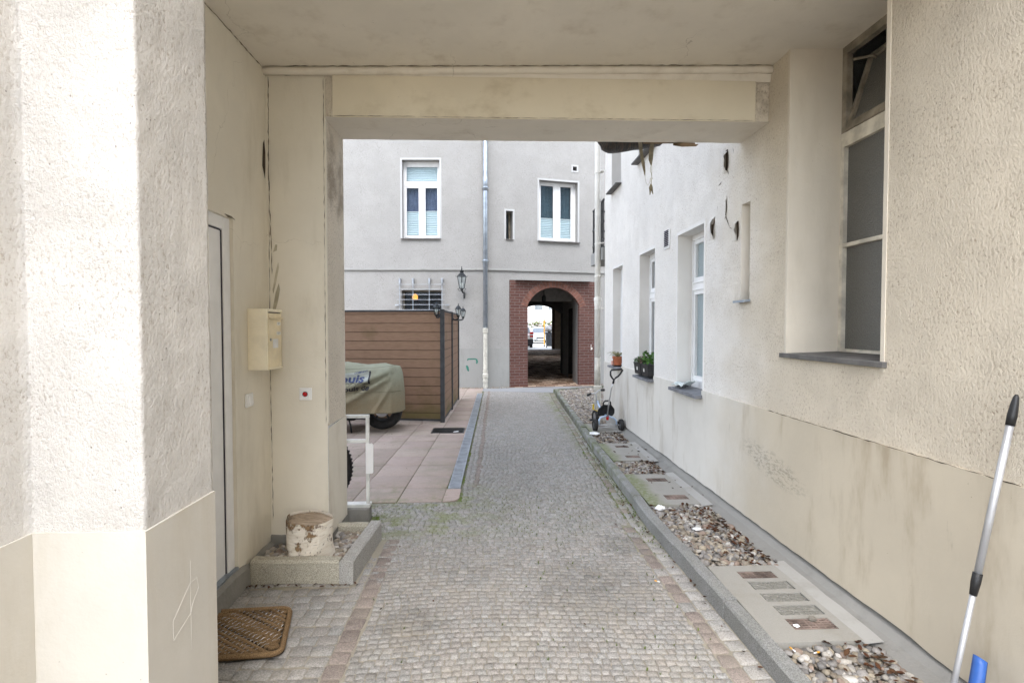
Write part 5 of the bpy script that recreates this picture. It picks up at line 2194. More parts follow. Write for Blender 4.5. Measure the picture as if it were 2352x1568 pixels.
# light-well covers in the gravel bed
def well_cover(name_y, label, y0, y1, grates, blocks, x0=None):
    ym = (y0 + y1) / 2
    x0 = kerb_x(ym) + .085
    x1 = 1.775
    t = thing("light_well_cover", label, "light well cover", (x0, ym, .05), "concrete light well covers in the gravel bed")
    cut = [(a, b_, c, d) for a, b_, c, d in grates + blocks]
    b = MB()
    f = lambda x, y, z: (x, y, z)
    xs = sorted({x0, x1} | {c[0] for c in cut} | {c[1] for c in cut})
    ys = sorted({y0, y1} | {c[2] for c in cut} | {c[3] for c in cut})
    for xa, xb in zip(xs, xs[1:]):
        for ya, yb in zip(ys, ys[1:]):
            mx, my = (xa + xb) / 2, (ya + yb) / 2
            if any(c[0] < mx < c[1] and c[2] < my < c[3] for c in cut):
                continue
            b.quad((xa, ya, .078), (xb, ya, .078), (xb, yb, .078), (xa, yb, .078))
    for a, b_, c, d in cut:
        for p, q in (((a, c), (b_, c)), ((b_, c), (b_, d)), ((b_, d), (a, d)), ((a, d), (a, c))):
            b.quad((*p, .078), (*q, .078), (*q, .055), (*p, .055))
    for p, q in (((x0, y0), (x1, y0)), ((x1, y0), (x1, y1)), ((x1, y1), (x0, y1)), ((x0, y1), (x0, y0))):
        b.quad((*p, .078), (*q, .078), (*q, .02), (*p, .02))
    b.build("slab", M['cover_slab'], t)
    for a, b_, c, d in grates:
        g = MB()
        g.quad((a, c, .056), (b_, c, .056), (b_, d, .056), (a, d, .056))
        o = g.build("grate_shaft", M['concrete_light'], t)
        g = MB()
        nb_ = 5
        for k in range(nb_):
            y = c + (d - c) * (k + .5) / nb_
            g.box(a, y - (d - c) * .27 / nb_, .066, b_, y + (d - c) * .27 / nb_, .0765)
        for k in range(6):
            x = a + (b_ - a) * (k + .5) / 6
            g.box(x - .004, c, .0665, x + .004, d, .0758)
        g.build("grate", M['rust'], t)
    for a, b_, c, d in blocks:
        g = MB()
        g.add([(a, c, .06), (b_, c, .06), (b_, d, .06), (a, d, .06), (a + .008, c + .008, .0745), (b_ - .008, c + .008, .0745), (b_ - .008, d - .008, .0745), (a + .008, d - .008, .0745)],
              ((4, 5, 6, 7), (0, 1, 5, 4), (1, 2, 6, 5), (2, 3, 7, 6), (3, 0, 4, 7)))
        g.build("glass_block", M['glass_block'], t)
    return t


well_cover(0, "clean concrete light well cover with three glass blocks, closest to the broom", 2.265, 3.02,
           [(1.479, 1.70, 2.36, 2.455), (1.475, 1.688, 2.862, 2.948)],
           [(1.484, 1.716, 2.485, 2.575), (1.482, 1.716, 2.612, 2.70), (1.48, 1.716, 2.737, 2.83)])
well_cover(1, "half mossy concrete light well cover with leaves under the third window", 4.10, 4.965,
           [(1.505, 1.70, 4.22, 4.34), (1.50, 1.695, 4.72, 4.83)], [])
well_cover(2, "mossy concrete light well cover between the pebble patches below the planter box", 5.48, 6.31,
           [(1.53, 1.69, 5.60, 5.70), (1.53, 1.69, 6.08, 6.18)], [])
well_cover(3, "concrete light well cover under the tricycle wheels", 6.99, 7.61,
           [(1.55, 1.69, 7.32, 7.42)], [])

# scraps of rubbish
def scrap(name, label, cat, x, y, z, r, m, flat=.5, seed=0):
    rs = random.Random(seed)
    b = MB()
    n = 14
    vs, fs = [], []
    for j in range(7):
        for i in range(n):
            a = 2 * math.pi * i / n
            ph = math.pi * j / 6
            q = r * (1 + .45 * mnoise.noise(Vector((math.cos(a) * 1.6 + seed, math.sin(a) * 1.6, ph * 1.7))))
            vs.append((x + q * math.sin(ph) * math.cos(a) * 1.25, y + q * math.sin(ph) * math.sin(a), z + r * flat + q * flat * math.cos(ph)))
    for j in range(6):
        for i in range(n):
            fs.append((j * n + i, j * n + (i + 1) % n, (j + 1) * n + (i + 1) % n, (j + 1) * n + i))
    b.add(vs, fs)
    return tag(b.build(name, m), label, cat, "scraps of litter in the gravel bed")


scrap("plastic_scrap", "crumpled white plastic scrap by the kerb beside the half mossy cover", "litter", 1.36, 3.985, .07, .030, M['white_film'], .7, 2)
scrap("paper_scrap", "torn white paper lying on the widest pebble patch", "litter", 1.50, 3.58, .078, .028, M['white_film'], .22, 5)
scrap("plastic_bag", "flat white plastic bag among the leaves in front of the tricycle", "litter", 1.42, 6.86, .07, .06, M['white_film'], .3, 8)
scrap("paper_scrap", "small white crumb on the rusty grate of the clean cover", "litter", 1.50, 2.385, .079, .012, M['white_film'], .4, 11)
scrap("stone", "single brown stone resting on the grate of the clean cover", "stone", 1.61, 2.43, .077, .015, M['earth'], .8, 14)
t2 = [(1.445, 2.63), (1.45, 2.52), (1.56, 2.50), (1.435, 2.70), (1.35, 2.16), (1.33, 2.13)]
for k, (x, y) in enumerate(t2):
    pass
CIG = [("cigarette butt with orange tip lying in the pebbles nearest the broom", 1.46, 2.19, .075), ("cigarette butt beside the curb edge of the clean cover", 1.38, 2.20, .078),
       ("pale cigarette butt on the setts by the reddish course", 1.02, 2.98, .007)]
for l_, x, y, z in CIG:
    a = RND.uniform(0, 3)
    t = thing("cigarette_butt", l_, "cigarette butt", (x, y, z), "cigarette butts")
    d_ = Vector((math.cos(a), math.sin(a), 0))
    c_ = Vector((x, y, z))
    b = MB()
    b.tube([c_, c_ + d_ * .016], .0036, 8)
    b.build("paper", M['white_film'], t, smooth=True)
    b = MB()
    b.tube([c_ + d_ * .016, c_ + d_ * .032], .0037, 8)
    b.build("filter", M['orange'], t, smooth=True)

# hanging roll of dark tarpaulin behind the beam
t = thing("tarpaulin_roll", "dark rolled tarpaulin hanging from straps behind the passage beam", "tarpaulin", (1.15, 4.12, 3.1))
b = MB()


def roll(i, j):
    s = j
    x = .885 + .52 * s
    r = .105 * (1 - .35 * max(0, s - .45) / .55) * (1 if 0 < s < 1 else .82)
    r *= (1 + .05 * math.sin(s * 9)) * min(1, .5 + (s / .16) ** .6 * .5)
    a = 2 * math.pi * i
    q = r * (1 + .05 * mnoise.noise(Vector((math.cos(a) * 1.5, math.sin(a) * 1.5, s * 4))))
    return (x + (.035 * math.cos(a) if s < .02 else 0), 4.12 + q * math.cos(a), 3.07 + .035 * s + q * math.sin(a))


b.grid(roll, 36, 26)
b.add([roll(i / 36, 0) for i in range(36)], [tuple(range(36))])
b.add([roll(i / 36, 1) for i in range(36)], [tuple(range(35, -1, -1))])
b.build("roll", M['tarp'], t, smooth=True)


def strap(pts, w):
    b = MB()
    P_ = [Vector(p) for p in pts]
    L = []
    for i, p in enumerate(P_):
        k = w[i]
        L.append((p + Vector((-k, .004 * math.sin(i * 2), 0)), p + Vector((k, -.004 * math.sin(i * 2), 0))))
    vs = [q + Vector((0, dy, 0)) for dy in (0, .003) for pr in L for q in pr]
    n = len(L)
    fs = []
    for i in range(n - 1):
        fs.append((2 * i, 2 * i + 1, 2 * i + 3, 2 * i + 2))
        fs.append((2 * n + 2 * i, 2 * n + 2 * i + 2, 2 * n + 2 * i + 3, 2 * n + 2 * i + 1))
        for e in (0, 1):
            fs.append((2 * i + e, 2 * i + 2 + e, 2 * n + 2 * i + 2 + e, 2 * n + 2 * i + e))
    fs += [(0, 2 * n, 2 * n + 1, 1), (2 * n - 2, 2 * n - 1, 4 * n - 1, 4 * n - 2)]
    b.add(vs, fs)
    b.build("strap", M['strap'], t)


strap([(1.172, 4.03, 3.30), (1.175, 3.995, 3.12), (1.178, 3.995, 3.03), (1.192, 4.0, 2.93), (1.208, 4.0, 2.85), (1.218, 4.0, 2.79), (1.222, 4.0, 2.755)], [.016, .018, .017, .013, .012, .009, .004])
strap([(1.30, 4.03, 3.30), (1.288, 4.0, 3.12), (1.282, 3.995, 3.02), (1.272, 4.0, 2.95), (1.268, 4.0, 2.88), (1.272, 4.0, 2.835)], [.016, .018, .016, .019, .016, .006])
b = MB()
b.tube([(1.222, 4.0, 2.76), (1.225, 4.0, 2.72), (1.235, 4.0, 2.685), (1.25, 4.0, 2.68), (1.262, 4.0, 2.70), (1.268, 4.0, 2.735)], .0018, 5)
b.tube([(1.272, 4.0, 2.845), (1.266, 4.0, 2.81), (1.264, 3.998, 2.785), (1.274, 4.0, 2.77), (1.276, 4.0, 2.74), (1.286, 4.0, 2.725), (1.274, 4.0, 2.728), (1.272, 4.0, 2.70), (1.273, 4.0, 2.675)], .0022, 5)
b.tube([(1.276, 4.0, 2.84), (1.277, 4.0, 2.76), (1.274, 4.0, 2.68)], .0016, 5)
b.build("twine", M['twine'], t)
strap([(1.273, 4.0, 2.69), (1.276, 4.0, 2.66), (1.284, 4.0, 2.62), (1.288, 4.0, 2.605)], [.003, .009, .006, .003])
strap([(1.271, 4.001, 2.69), (1.267, 4.001, 2.66), (1.266, 4.001, 2.62), (1.265, 4.001, 2.60)], [.003, .010, .006, .003])
b = MB()
b.tube([(1.10, 3.868, 3.31), (1.10, 4.05, 3.31), (1.38, 4.05, 3.31), (1.38, 3.868, 3.31)], .010, 8)
b.build("hanging_bracket", M['black_iron'], t)

# ================================================================== THINGS IN THE YARD
# white pipe railing with a plate, on its concrete footing
t = thing("railing", "white metal tube railing with rounded plate on a concrete footing behind the pier", "railing", (-1.2, 4.06, 0))
b = MB()
b.box(-2.3, 4.0, -.02, -.972, 4.12, .115)
b.build("footing", M['concrete'], t, bevel=.008)
b = MB()
b.box(-2.3, 4.02, .115, -.965, 4.10, .142)
b.build("base_plate", M['white_metal'], t, bevel=.003)
for x in (-1.0, -2.2):
    b = MB()
    b.box(x, 4.045, .142, x + .026, 4.071, .826)
    b.build("post", M['white_metal'], t, bevel=.003)
for z0, z1 in ((.8265, .852), (.628, .655)):
    b = MB()
    b.box(-2.25, 4.0435, z0, -.972 if z0 > .7 else -1.0, 4.0725, z1)
    b.build("rail", M['white_metal'], t, bevel=.003)
b = MB()
out = []
for cx_, cz_, s in ((-.955, .40, -90), (-.955, .61, 0)):
    for a in np.linspace(s, s + 90, 6):
        out.append((cx_ + .016 * math.cos(rad(a)), cz_ + .016 * math.sin(rad(a))))
out += [(-.998, .626), (-.998, .384)]
b.poly_prism(out, lambda u, v, k: (u, 4.036 if k == 0 else 4.0425, v))
b.build("plate", M['pvc_shade'], t)

# parked bicycle, just the edge of its wheel shows past the pier
t = thing("bicycle", "bicycle parked behind the white railing, only its knobbly tyre showing", "bicycle", (-1.9, 4.36, 0))


def circle(c, r, n=40, axis='y'):
    return [(c[0] + r * math.cos(2 * math.pi * k / n), c[1], c[2] + r * math.sin(2 * math.pi * k / n)) for k in range(n)]


for cx_ in (-1.535, -2.60):
    b = MB()
    b.tube(circle((cx_, 4.36, .345), .318), .024, 10, closed=True)
    for k in range(60):
        a = 2 * math.pi * k / 60
        for s in (-1, 1):
            p = Vector((cx_ + .342 * math.cos(a), 4.36 + s * .012, .345 + .342 * math.sin(a)))
            T = Matrix.Translation(p) @ Matrix.Rotation(-a, 4, 'Y')
            b.box(-.004, -.007, -.008, .004, .007, .008, T)
    w_ = b.build("wheel", M['rubber'], t, smooth=False)
    b = MB()
    b.tube(circle((cx_, 4.36, .345), .290), .010, 8, closed=True)
    for k in range(24):
        a = 2 * math.pi * k / 24
        b.tube([(cx_, 4.36 + .02 * (-1) ** k, .345), (cx_ + .285 * math.cos(a), 4.36, .345 + .285 * math.sin(a))], .0012, 4)
    b.build("rim", M['alu'], w_)
b = MB()
for p, q in (((-1.535, .345), (-1.68, .92)), ((-2.60, .345), (-2.10, .30)), ((-2.60, .345), (-2.25, .78)), ((-2.10, .30), (-2.28, .88)), ((-2.10, .30), (-1.65, .78)), ((-2.25, .80), (-1.66, .84))):
    b.tube([(p[0], 4.36, p[1]), (q[0], 4.36, q[1])], .014, 8)
b.tube([(-1.68, 4.10, .97), (-1.68, 4.36, .94), (-1.68, 4.62, .97)], .011, 8)
b.build("frame", M['black_iron'], t, smooth=True)
b = MB()
b.box(-2.40, 4.30, .885, -2.16, 4.42, .925)
b.build("saddle", M['black_plastic'], t, bevel=.015)

# motorcycle under its cover
WC = Vector((-1.645, 7.70, .305))
t = thing("motorcycle", "black motorcycle parked under a cover, its rear wheel and silencer showing", "motorcycle", (-2.4, 7.7, 0))
for cx_ in (WC.x, WC.x - 1.45):
    b = MB()
    b.tube(circle((cx_, 7.70, .305), .235), .067, 14, closed=True)
    w_ = b.build("wheel", M['rubber'], t, smooth=True)
    b = MB()
    b.tube(circle((cx_, 7.70, .305), .175), .022, 8, closed=True)
    for k in range(5):
        a = 2 * math.pi * k / 5 + .3
        b.tube([(cx_, 7.70, .305), (cx_ + .17 * math.cos(a), 7.70, .305 + .17 * math.sin(a))], .018, 8)
    b.build("rim", M['fence_post'], w_, smooth=True)
    b = MB()
    b.lathe([(.05, 0), (.105, 0), (.105, .006), (.05, .006)], n=28, M=Matrix.Translation((cx_ + .0, 7.64, .305)) @ Matrix.Rotation(rad(90), 4, 'X'))
    b.build("brake_disc", M['chrome'], w_)
b = MB()
b.tube([(WC.x + .02, 7.62, .31), (WC.x - .3, 7.60, .36), (WC.x - .52, 7.62, .40)], .035, 10)
b.build("swing_arm", M['black_iron'], t, smooth=True)
b = MB()
b.lathe([(.02, 0), (.055, .02), (.06, .30), (.045, .42), (.02, .6)], n=16, M=Matrix.Translation((WC.x - .08, 7.57, .36)) @ Matrix.Rotation(rad(-94), 4, 'Y'))
b.build("silencer", M['chrome'], t, smooth=True)
b = MB()
b.box(WC.x - .98, 7.54, .16, WC.x - .36, 7.86, .60)
b.tube([(WC.x - .36, 7.58, .22), (WC.x - .9, 7.58, .20)], .05, 10)
b.build("engine", M['black_iron'], t, bevel=.04)
b = MB()
b.box(WC.x - 1.1, 7.60, .62, WC.x + .12, 7.80, .84)
b.build("bodywork", M['black_plastic'], t, bevel=.05)
b = MB()
b.box(WC.x + .16, 7.655, .27, WC.x + .20, 7.745, .42)
b.build("rear_mudguard", M['black_plastic'], t, bevel=.01)
b = MB()
b.tube([(WC.x - .5, 7.55, .30), (WC.x - .42, 7.48, .10), (WC.x - .40, 7.46, .0)], .012, 8)
b.build("side_stand", M['black_iron'], t, smooth=True)

# the cover
XL = -3.75


def cov_top(x):
    return float(np.interp(x, [-3.75, -3.3, -2.9, -2.5, -2.1, -1.8, -1.54, -1.37, -1.3], [.92, 1.12, 1.16, 1.02, 1.032, .992, 1.012, .975, .96]))


def cov_hem(x):
    return float(np.interp(x, [-3.75, -2.1, -1.66, -1.32], [.22, .268, .302, .300]))


def cov_end(z):
    return float(np.interp(z, [.25, .60, .86, .985, 1.1], [-1.312, -1.318, -1.342, -1.380, -1.41]))


def cov_hw(x, k):
    """half width at height share k (0 hem, 1 top)"""
    w = .345 * (1 - .45 * k) * (1 - k ** 5) ** .5 + .012
    e = (x - XL) / (-1.345 - XL)
    return w


def cov_front(x, z):
    zt, zh = cov_top(x), cov_hem(x)
    k = max(0, min(1, (z - zh) / (zt - zh)))
    w = cov_hw(x, k)
    d = cov_end(z) - x
    w *= min(1, .16 + (max(0, d) / .17) ** .6) if d < .17 else 1
    w = max(w, .012)
    f = 0
    # folds drawn from the tail corner down to the left
    for (x0, z0, sl, ln, am, wd) in ((-1.50, .90, .42, .9, .030, .055), (-1.52, .80, .60, .9, .026, .045), (-1.47, .96, .16, .7, .018, .05), (-1.7, .52, .22, 1.0, .014, .08), (-1.45, .70, 1.6, .4, .014, .045)):
        dx = x0 - x
        if dx > -.04:
            dz = z - (z0 - sl * dx)
            f += am * math.exp(-(dz / wd) ** 2) * math.exp(-((dx - ln * .35) / (ln * .45)) ** 2) * 2.1
    f -= .03 * math.exp(-((z - (.84 - .5 * (-1.5 - x))) / .03) ** 2) * (1 if -2.0 < x < -1.5 else 0)
    f += .022 * mnoise.noise(Vector((x * 3.2, z * 3.2, 2)))
    f += .010 * math.sin(x * 15 + z * 4) * max(0, 1 - k * 2.2)
    return 7.70 - w - f * min(1, w / .15)


t = thing("motorcycle_cover", "olive canvas cover with blue and black lettering draped over the parked motorcycle", "cover", (-2.4, 7.7, .3))
b = MB()
NI, NJ = 110, 40


def cover_pt(i, j):
    # j 0..1 front hem -> top -> back hem, i 0..1 left -> right end
    k = 1 - abs(2 * j - 1)
    k = k ** .85
    zt0 = 0
    x = XL + (-1.33 - XL) * i
    zt, zh = cov_top(x), cov_hem(x)
    z = zh + (zt - zh) * k
    x = XL + (cov_end(z) - XL) * i
    y = cov_front(x, z)
    if j > .5:
        y = 7.70 + (7.70 - y)
    return (x, y, z)


b.grid(cover_pt, NI, NJ)
cv = b.build("canvas", M['canvas'], t, smooth=True)
b = MB()
end = [Vector(cover_pt(1, j / NJ)) for j in range(NJ + 1)]
for j in range(NJ // 2):
    b.quad(end[j], end[NJ - j], end[NJ - j - 1], end[j + 1])
b.build("end_panel", M['canvas'], t, smooth=True)
b = MB()                                                   # sewn seam lines and hem
b.tube([(x, cov_front(x, z) - .001, z) for x, z in [(-2.6 + 1.28 * k / 50, .575 + .03 * math.sin(k / 50 * 1.5)) for k in range(50)]], .0025, 5)
b.tube([(x, cov_front(x, cov_hem(x)) - .001, cov_hem(x) + .004) for x in [-3.6 + 2.27 * k / 70 for k in range(70)]], .005, 6)
b.tube([(x, cov_front(x, z) - .001, z) for x, z in [(-2.3 + .9 * k / 40, .925 + .06 * (k / 40) ** 2) for k in range(40)]], .002, 5)
b.build("seam", plain("dark_thread", (.10, .095, .06), .9), t, smooth=True)
b = MB()                                                   # printed pale panel and bracket
for (x0, z0, x1, z1, m_) in ((-2.6, .752, -1.79, .895, 0), (-1.79, .735, -1.765, .905, 1), (-1.85, .722, -1.765, .735, 1)):
    b.m = m_
    nx_, nz_ = 40 if m_ == 0 else 4, 14
    sk = lambda x: .07 * (x + 1.8)
    b.grid(lambda i, j: (lambda x, z: (x, cov_front(x, z) - (.002 if m_ == 0 else .0035), z))(x0 + (x1 - x0) * i, z0 + (z1 - z0) * j + (sk(x0 + (x1 - x0) * i) if m_ == 0 else 0)), nx_, nz_)
b.build("print_panel", [M['print_pale'], M['ink_black']], t)


def lettering(txt, size, x_right, z, slope, m, name, bold, shear=.15, gap=1.0, xs=1.0):
    cu = bpy.data.curves.new("letters", 'FONT')
    cu.body = txt
    cu.size = size
    cu.offset = bold
    cu.shear = shear
    cu.space_character = gap
    cu.align_x = 'RIGHT'
    cu.resolution_u = 3
    tmp = bpy.data.objects.new("letters", cu)
    COL.objects.link(tmp)
    dg = bpy.context.evaluated_depsgraph_get()
    me = bpy.data.meshes.new_from_object(tmp.evaluated_get(dg))
    bpy.data.objects.remove(tmp)
    vs, fs = [], []
    for v in me.vertices:
        x = x_right + v.co.x * xs
        zz = z + v.co.y + slope * v.co.x * xs
        vs.append((x, cov_front(x, zz) - .006, zz))
    fs = [list(p.vertices) for p in me.polygons]
    bpy.data.meshes.remove(me)
    b = MB()
    b.add(vs, fs)
    b.build(name, m, t)


lettering("COMPANY", .040, -1.812, .895, .20, M['ink_blue'], "lettering", .0005, .1)
lettering("Louis", .150, -1.852, .752, .05, M['ink_blue'], "lettering", .0045, .12, 1.02, 1.45)
lettering("Louis.de", .098, -1.775, .640, .09, M['ink_black'], "lettering", .0032, .12, 1.0, 1.3)
b = MB()                                                   # ornament of loops between the two lines
for k in range(3):
    c0 = -1.90 - k * .105
    pts = []
    for i in range(22):
        a = -2.2 + 5.2 * i / 21
        x, z = c0 + .045 * math.cos(a), .71 + .028 * math.sin(a) - .004 * k
        pts.append((x, cov_front(x, z) - .004, z))
    b.tube(pts, .0022, 5)
b.build("ornament", M['ink_black'], t)

# brown board fence round the bin store
A0, A1, A2_ = Vector((-3.6, 8.66, 0)), Vector((-.79, 8.235, 0)), Vector((-.715, 10.80, 0))
t = thing("board_fence", "brown composite board fence with anthracite posts screening a corner of the yard", "fence", (-.79, 8.235, 0))
TOPZ = 1.83


def bar_between(b, p, q, z0, z1, th):
    d = (q - p).normalized()
    n_ = Vector((-d.y, d.x, 0)) * th / 2
    vs = [r + s * n_ + Vector((0, 0, z)) for z in (z0, z1) for r, s in ((p, -1), (q, -1), (q, 1), (p, 1))]
    b.add(vs, ((0, 3, 2, 1), (4, 5, 6, 7), (0, 1, 5, 4), (1, 2, 6, 5), (2, 3, 7, 6), (3, 0, 4, 7)))


Am = A1.lerp(A2_, .5)
for p, q in ((A0, A1), (A1, Am), (Am, A2_)):
    d = (q - p).normalized()
    b = MB()
    bar_between(b, p + d * .035, q - d * .035, .055, TOPZ - .03, .022)
    b.build("board_panel", M['boards'], t)
    b = MB()
    bar_between(b, p + d * .035, q - d * .035, TOPZ - .03, TOPZ - .002, .045)
    b.build("cap_rail", M['fence_post'], t)
    b = MB()
    bar_between(b, p + d * .035, q - d * .035, .022, .055, .03)
    b.build("bottom_rail", M['fence_post'], t)
for p in (A0, A1, Am, A2_):
    b = MB()
    b.box(p.x - .035, p.y - .035, 0, p.x + .035, p.y + .035, TOPZ + .008)
    b.build("post", M['fence_post'], t, bevel=.004)


def coach_lantern(b_, g_, c, s, n, rot=0.0, six=False):
    """roof, cage and glass of a lantern whose cage bottom centre is c; s = overall scale"""
    c = Vector(c)
    R3 = Matrix.Translation(c) @ Matrix.Rotation(rot, 4, 'Z') @ Matrix.Scale(s, 4)
    k = dict(n=n, M=R3, sides=True)
    if six:
        b_.lathe([(.135, .30), (.125, .315), (.055, .385), (.040, .395), (.055, .425), (.060, .44), (.030, .455), (.016, .47), (.022, .49), (.008, .51), (.016, .525), (.003, .56)], **k)
        b_.lathe([(.032, -.06), (.034, -.01), (.066, 0), (.066, .012)], **k)
        r0, r1, h = .066, .122, .30
    else:
        b_.lathe([(.095, .17), (.098, .178), (.085, .19), (.074, .215), (.045, .25), (.018, .268), (.008, .28), (.013, .295), (.004, .33)], **k)
        b_.lathe([(.010, -.075), (.018, -.06), (.010, -.045), (.03, -.03), (.045, -.005), (.050, .01)], **k)
        r0, r1, h = .050, .082, .172
    for i in range(n):
        a = 2 * math.pi * (i + .5) / n
        p = R3 @ Vector((r0 * math.cos(a), r0 * math.sin(a), .008))
        q = R3 @ Vector((r1 * math.cos(a), r1 * math.sin(a), h + .004))
        b_.tube([p, q], .0065 * s * (1.1 if six else 1), 6)
    g_.lathe([(r0 * .97, .012), (r1 * .97, h)], capb=False, capt=False, **k)
    bulb = [(.012, .012), (.014, .05), (.028, .09), (.03, .12), (.016, .145)]
    return R3, bulb


def lamp_parts(t, b_, g_, specs, name="cage"):
    b_.build(name, M['black_iron'], t)
    g_.build("glass", M['glass'], t)
    for R3, bulb in specs:
        u = MB()
        u.lathe(bulb, n=12, M=R3)
        u.build("bulb", M['paper'], t, smooth=True)


t = thing("fence_lantern", "single black lantern fixed to the front boards near the fence corner", "lantern", (-.875, 8.17, 1.7))
b_, g_ = MB(), MB()
sp_ = [coach_lantern(b_, g_, (-.875, 8.135, 1.745), .62 * 1.1, 6)]
b_.tube([(-.875, 8.135, 1.71), (-.85, 8.16, 1.70), (-.835, 8.185, 1.73), (-.833, 8.215, 1.735)], .013, 8)
b_.lathe([(.03, 0), (.03, .012)], n=14, M=Matrix.Translation((-.833, 8.232, 1.735)) @ Matrix.Rotation(rad(90), 4, 'X'))
lamp_parts(t, b_, g_, sp_)
t = thing("twin_lantern", "twin black lanterns on one bracket at the far fence post", "lantern", (-.70, 9.5, 1.7))
b_, g_ = MB(), MB()
sp_ = [coach_lantern(b_, g_, (-.60, 9.30, 1.755), .70, 6), coach_lantern(b_, g_, (-.545, 9.86, 1.745), .66, 6)]
b_.tube([(-.735, 9.52, 1.735), (-.70, 9.51, 1.69), (-.65, 9.42, 1.68), (-.60, 9.30, 1.71)], .014, 8)
b_.tube([(-.70, 9.51, 1.69), (-.62, 9.65, 1.68), (-.57, 9.80, 1.69), (-.545, 9.86, 1.70)], .014, 8)
b_.box(-.728, 9.49, 1.66, -.712, 9.55, 1.82)
lamp_parts(t, b_, g_, sp_)
t = thing("wall_lantern", "large six sided black lantern on the grey wall beside the zinc pipe", "lantern", tuple(FL.P(-.565, 2.30, .1)))
b_, g_ = MB(), MB()
LC = FL.P(-.565, 2.50, .26)
sp_ = [coach_lantern(b_, g_, LC, 1.0, 6, .0, True)]
b_.tube([FL.P(-.53, 2.28, .014), FL.P(-.53, 2.44, .014)], .020, 8)
b_.tube([FL.P(-.53, 2.40, .02), FL.P(-.54, 2.41, .12), FL.P(-.558, 2.425, .22), FL.P(-.565, 2.45, .26)], .017, 8)
for s in (-1, 1):
    c_ = Vector(LC)
    b_.tube([c_ + Vector((s * .03, 0, -.05)), c_ + Vector((s * .07, 0, -.055)), c_ + Vector((s * .085, 0, -.01)), c_ + Vector((s * .075, 0, .012)), c_ + Vector((s * .10, 0, .005)), c_ + Vector((s * .095, 0, -.02))], .0055, 6)
    b_.tube([c_ + Vector((s * .115, 0, .30)), c_ + Vector((s * .145, 0, .30)), c_ + Vector((s * .15, 0, .325))], .005, 6)
lamp_parts(t, b_, g_, sp_)
t = thing("ceiling_lamp", "small dark lamp hanging under the cross beam inside the brick archway", "lamp", (1.52, 14.5, 2.35))
b = MB()
b.lathe([(.045, 0), (.06, .03), (.06, .15), (.03, .19), (.012, .20), (.012, .32)], (1.52, 14.52, 2.27), 12)
b.build("shade", M['black_iron'], t, smooth=True)

# zinc downpipe with its cast iron foot
t = thing("zinc_downpipe", "grey zinc downpipe with cream cast iron foot in the middle of the rear house", "downpipe", tuple(FL.P(.0, 0, .08)))
bx = lambda u, z: FL.P(u, z, .085)
b = MB()
b.tube([bx(.012, 1.50), bx(.012, 7.9)], .054, 18)
b.build("pipe", M['zinc'], t, smooth=True)
for z in (3.21, 5.03):
    b = MB()
    b.tube([bx(.012, z), bx(.012, z + .03)], .062, 18)
    b.fbox(FL, -.075, .1, z + .004, z + .022, .0, .03)
    b.build("clamp", M['zinc'], t, smooth=False)
b = MB()
b.tube([bx(.012, 4.95), bx(.012, 5.40)], .0565, 18)
b.build("sleeve", M['zinc'], t, smooth=True)
b = MB()
P_ = [(0, .054), (.04, .056), (.041, .066), (.08, .066), (.081, .056), (.16, .056), (.161, .068), (.21, .068), (.211, .056), (.25, .058), (.27, .072), (.36, .072), (.38, .058), (.42, .056), (.421, .066), (.46, .066), (.461, .055), (1.40, .055), (1.41, .070), (1.52, .070), (1.525, .056)]
b.tube([bx(.008, z) for z, r in P_], [r for z, r in P_], 18)
b.build("cast_iron_foot", M['pipe_cream'], t, smooth=False)

# white downpipe at the far corner of the white building
t = thing("white_downpipe", "tall white downpipe at the far corner of the white building above pebbles", "downpipe", (1.885, 8.72, 0))
wx = lambda z: (1.862 - .004 * z, 8.74, z)
b = MB()
b.tube([wx(.0), wx(8.4)], .050, 18)
b.build("pipe", M['pipe_white'], t, smooth=True)
b = MB()
P_ = [(.03, .056), (.22, .056), (.24, .066), (.30, .066), (.31, .056), (.44, .058), (.45, .068), (.52, .070), (.535, .052)]
b.tube([wx(z) for z, r in P_], [r for z, r in P_], 18)
b.build("foot", M['pipe_cream'], t, smooth=False)
b = MB()
b.tube([wx(.52), wx(1.02)], .0512, 18)
b.build("stained_length", M['pipe_cream'], t, smooth=True)
b = MB()
P_ = [(1.90, .052), (1.93, .058), (2.0, .060), (2.01, .066), (2.06, .066), (2.065, .052)]
b.tube([wx(z) for z, r in P_], [r for z, r in P_], 18)
b.build("socket", M['pipe_white'], t, smooth=False)
for z in (1.86, 2.42, 2.98, 4.2):
    b = MB()
    b.tube([wx(z), wx(z + .022)], .056, 18)
    b.box(1.87, 8.60, z + .004, 1.93, 8.74, z + .018)
    b.build("clamp", M['pipe_white'], t)

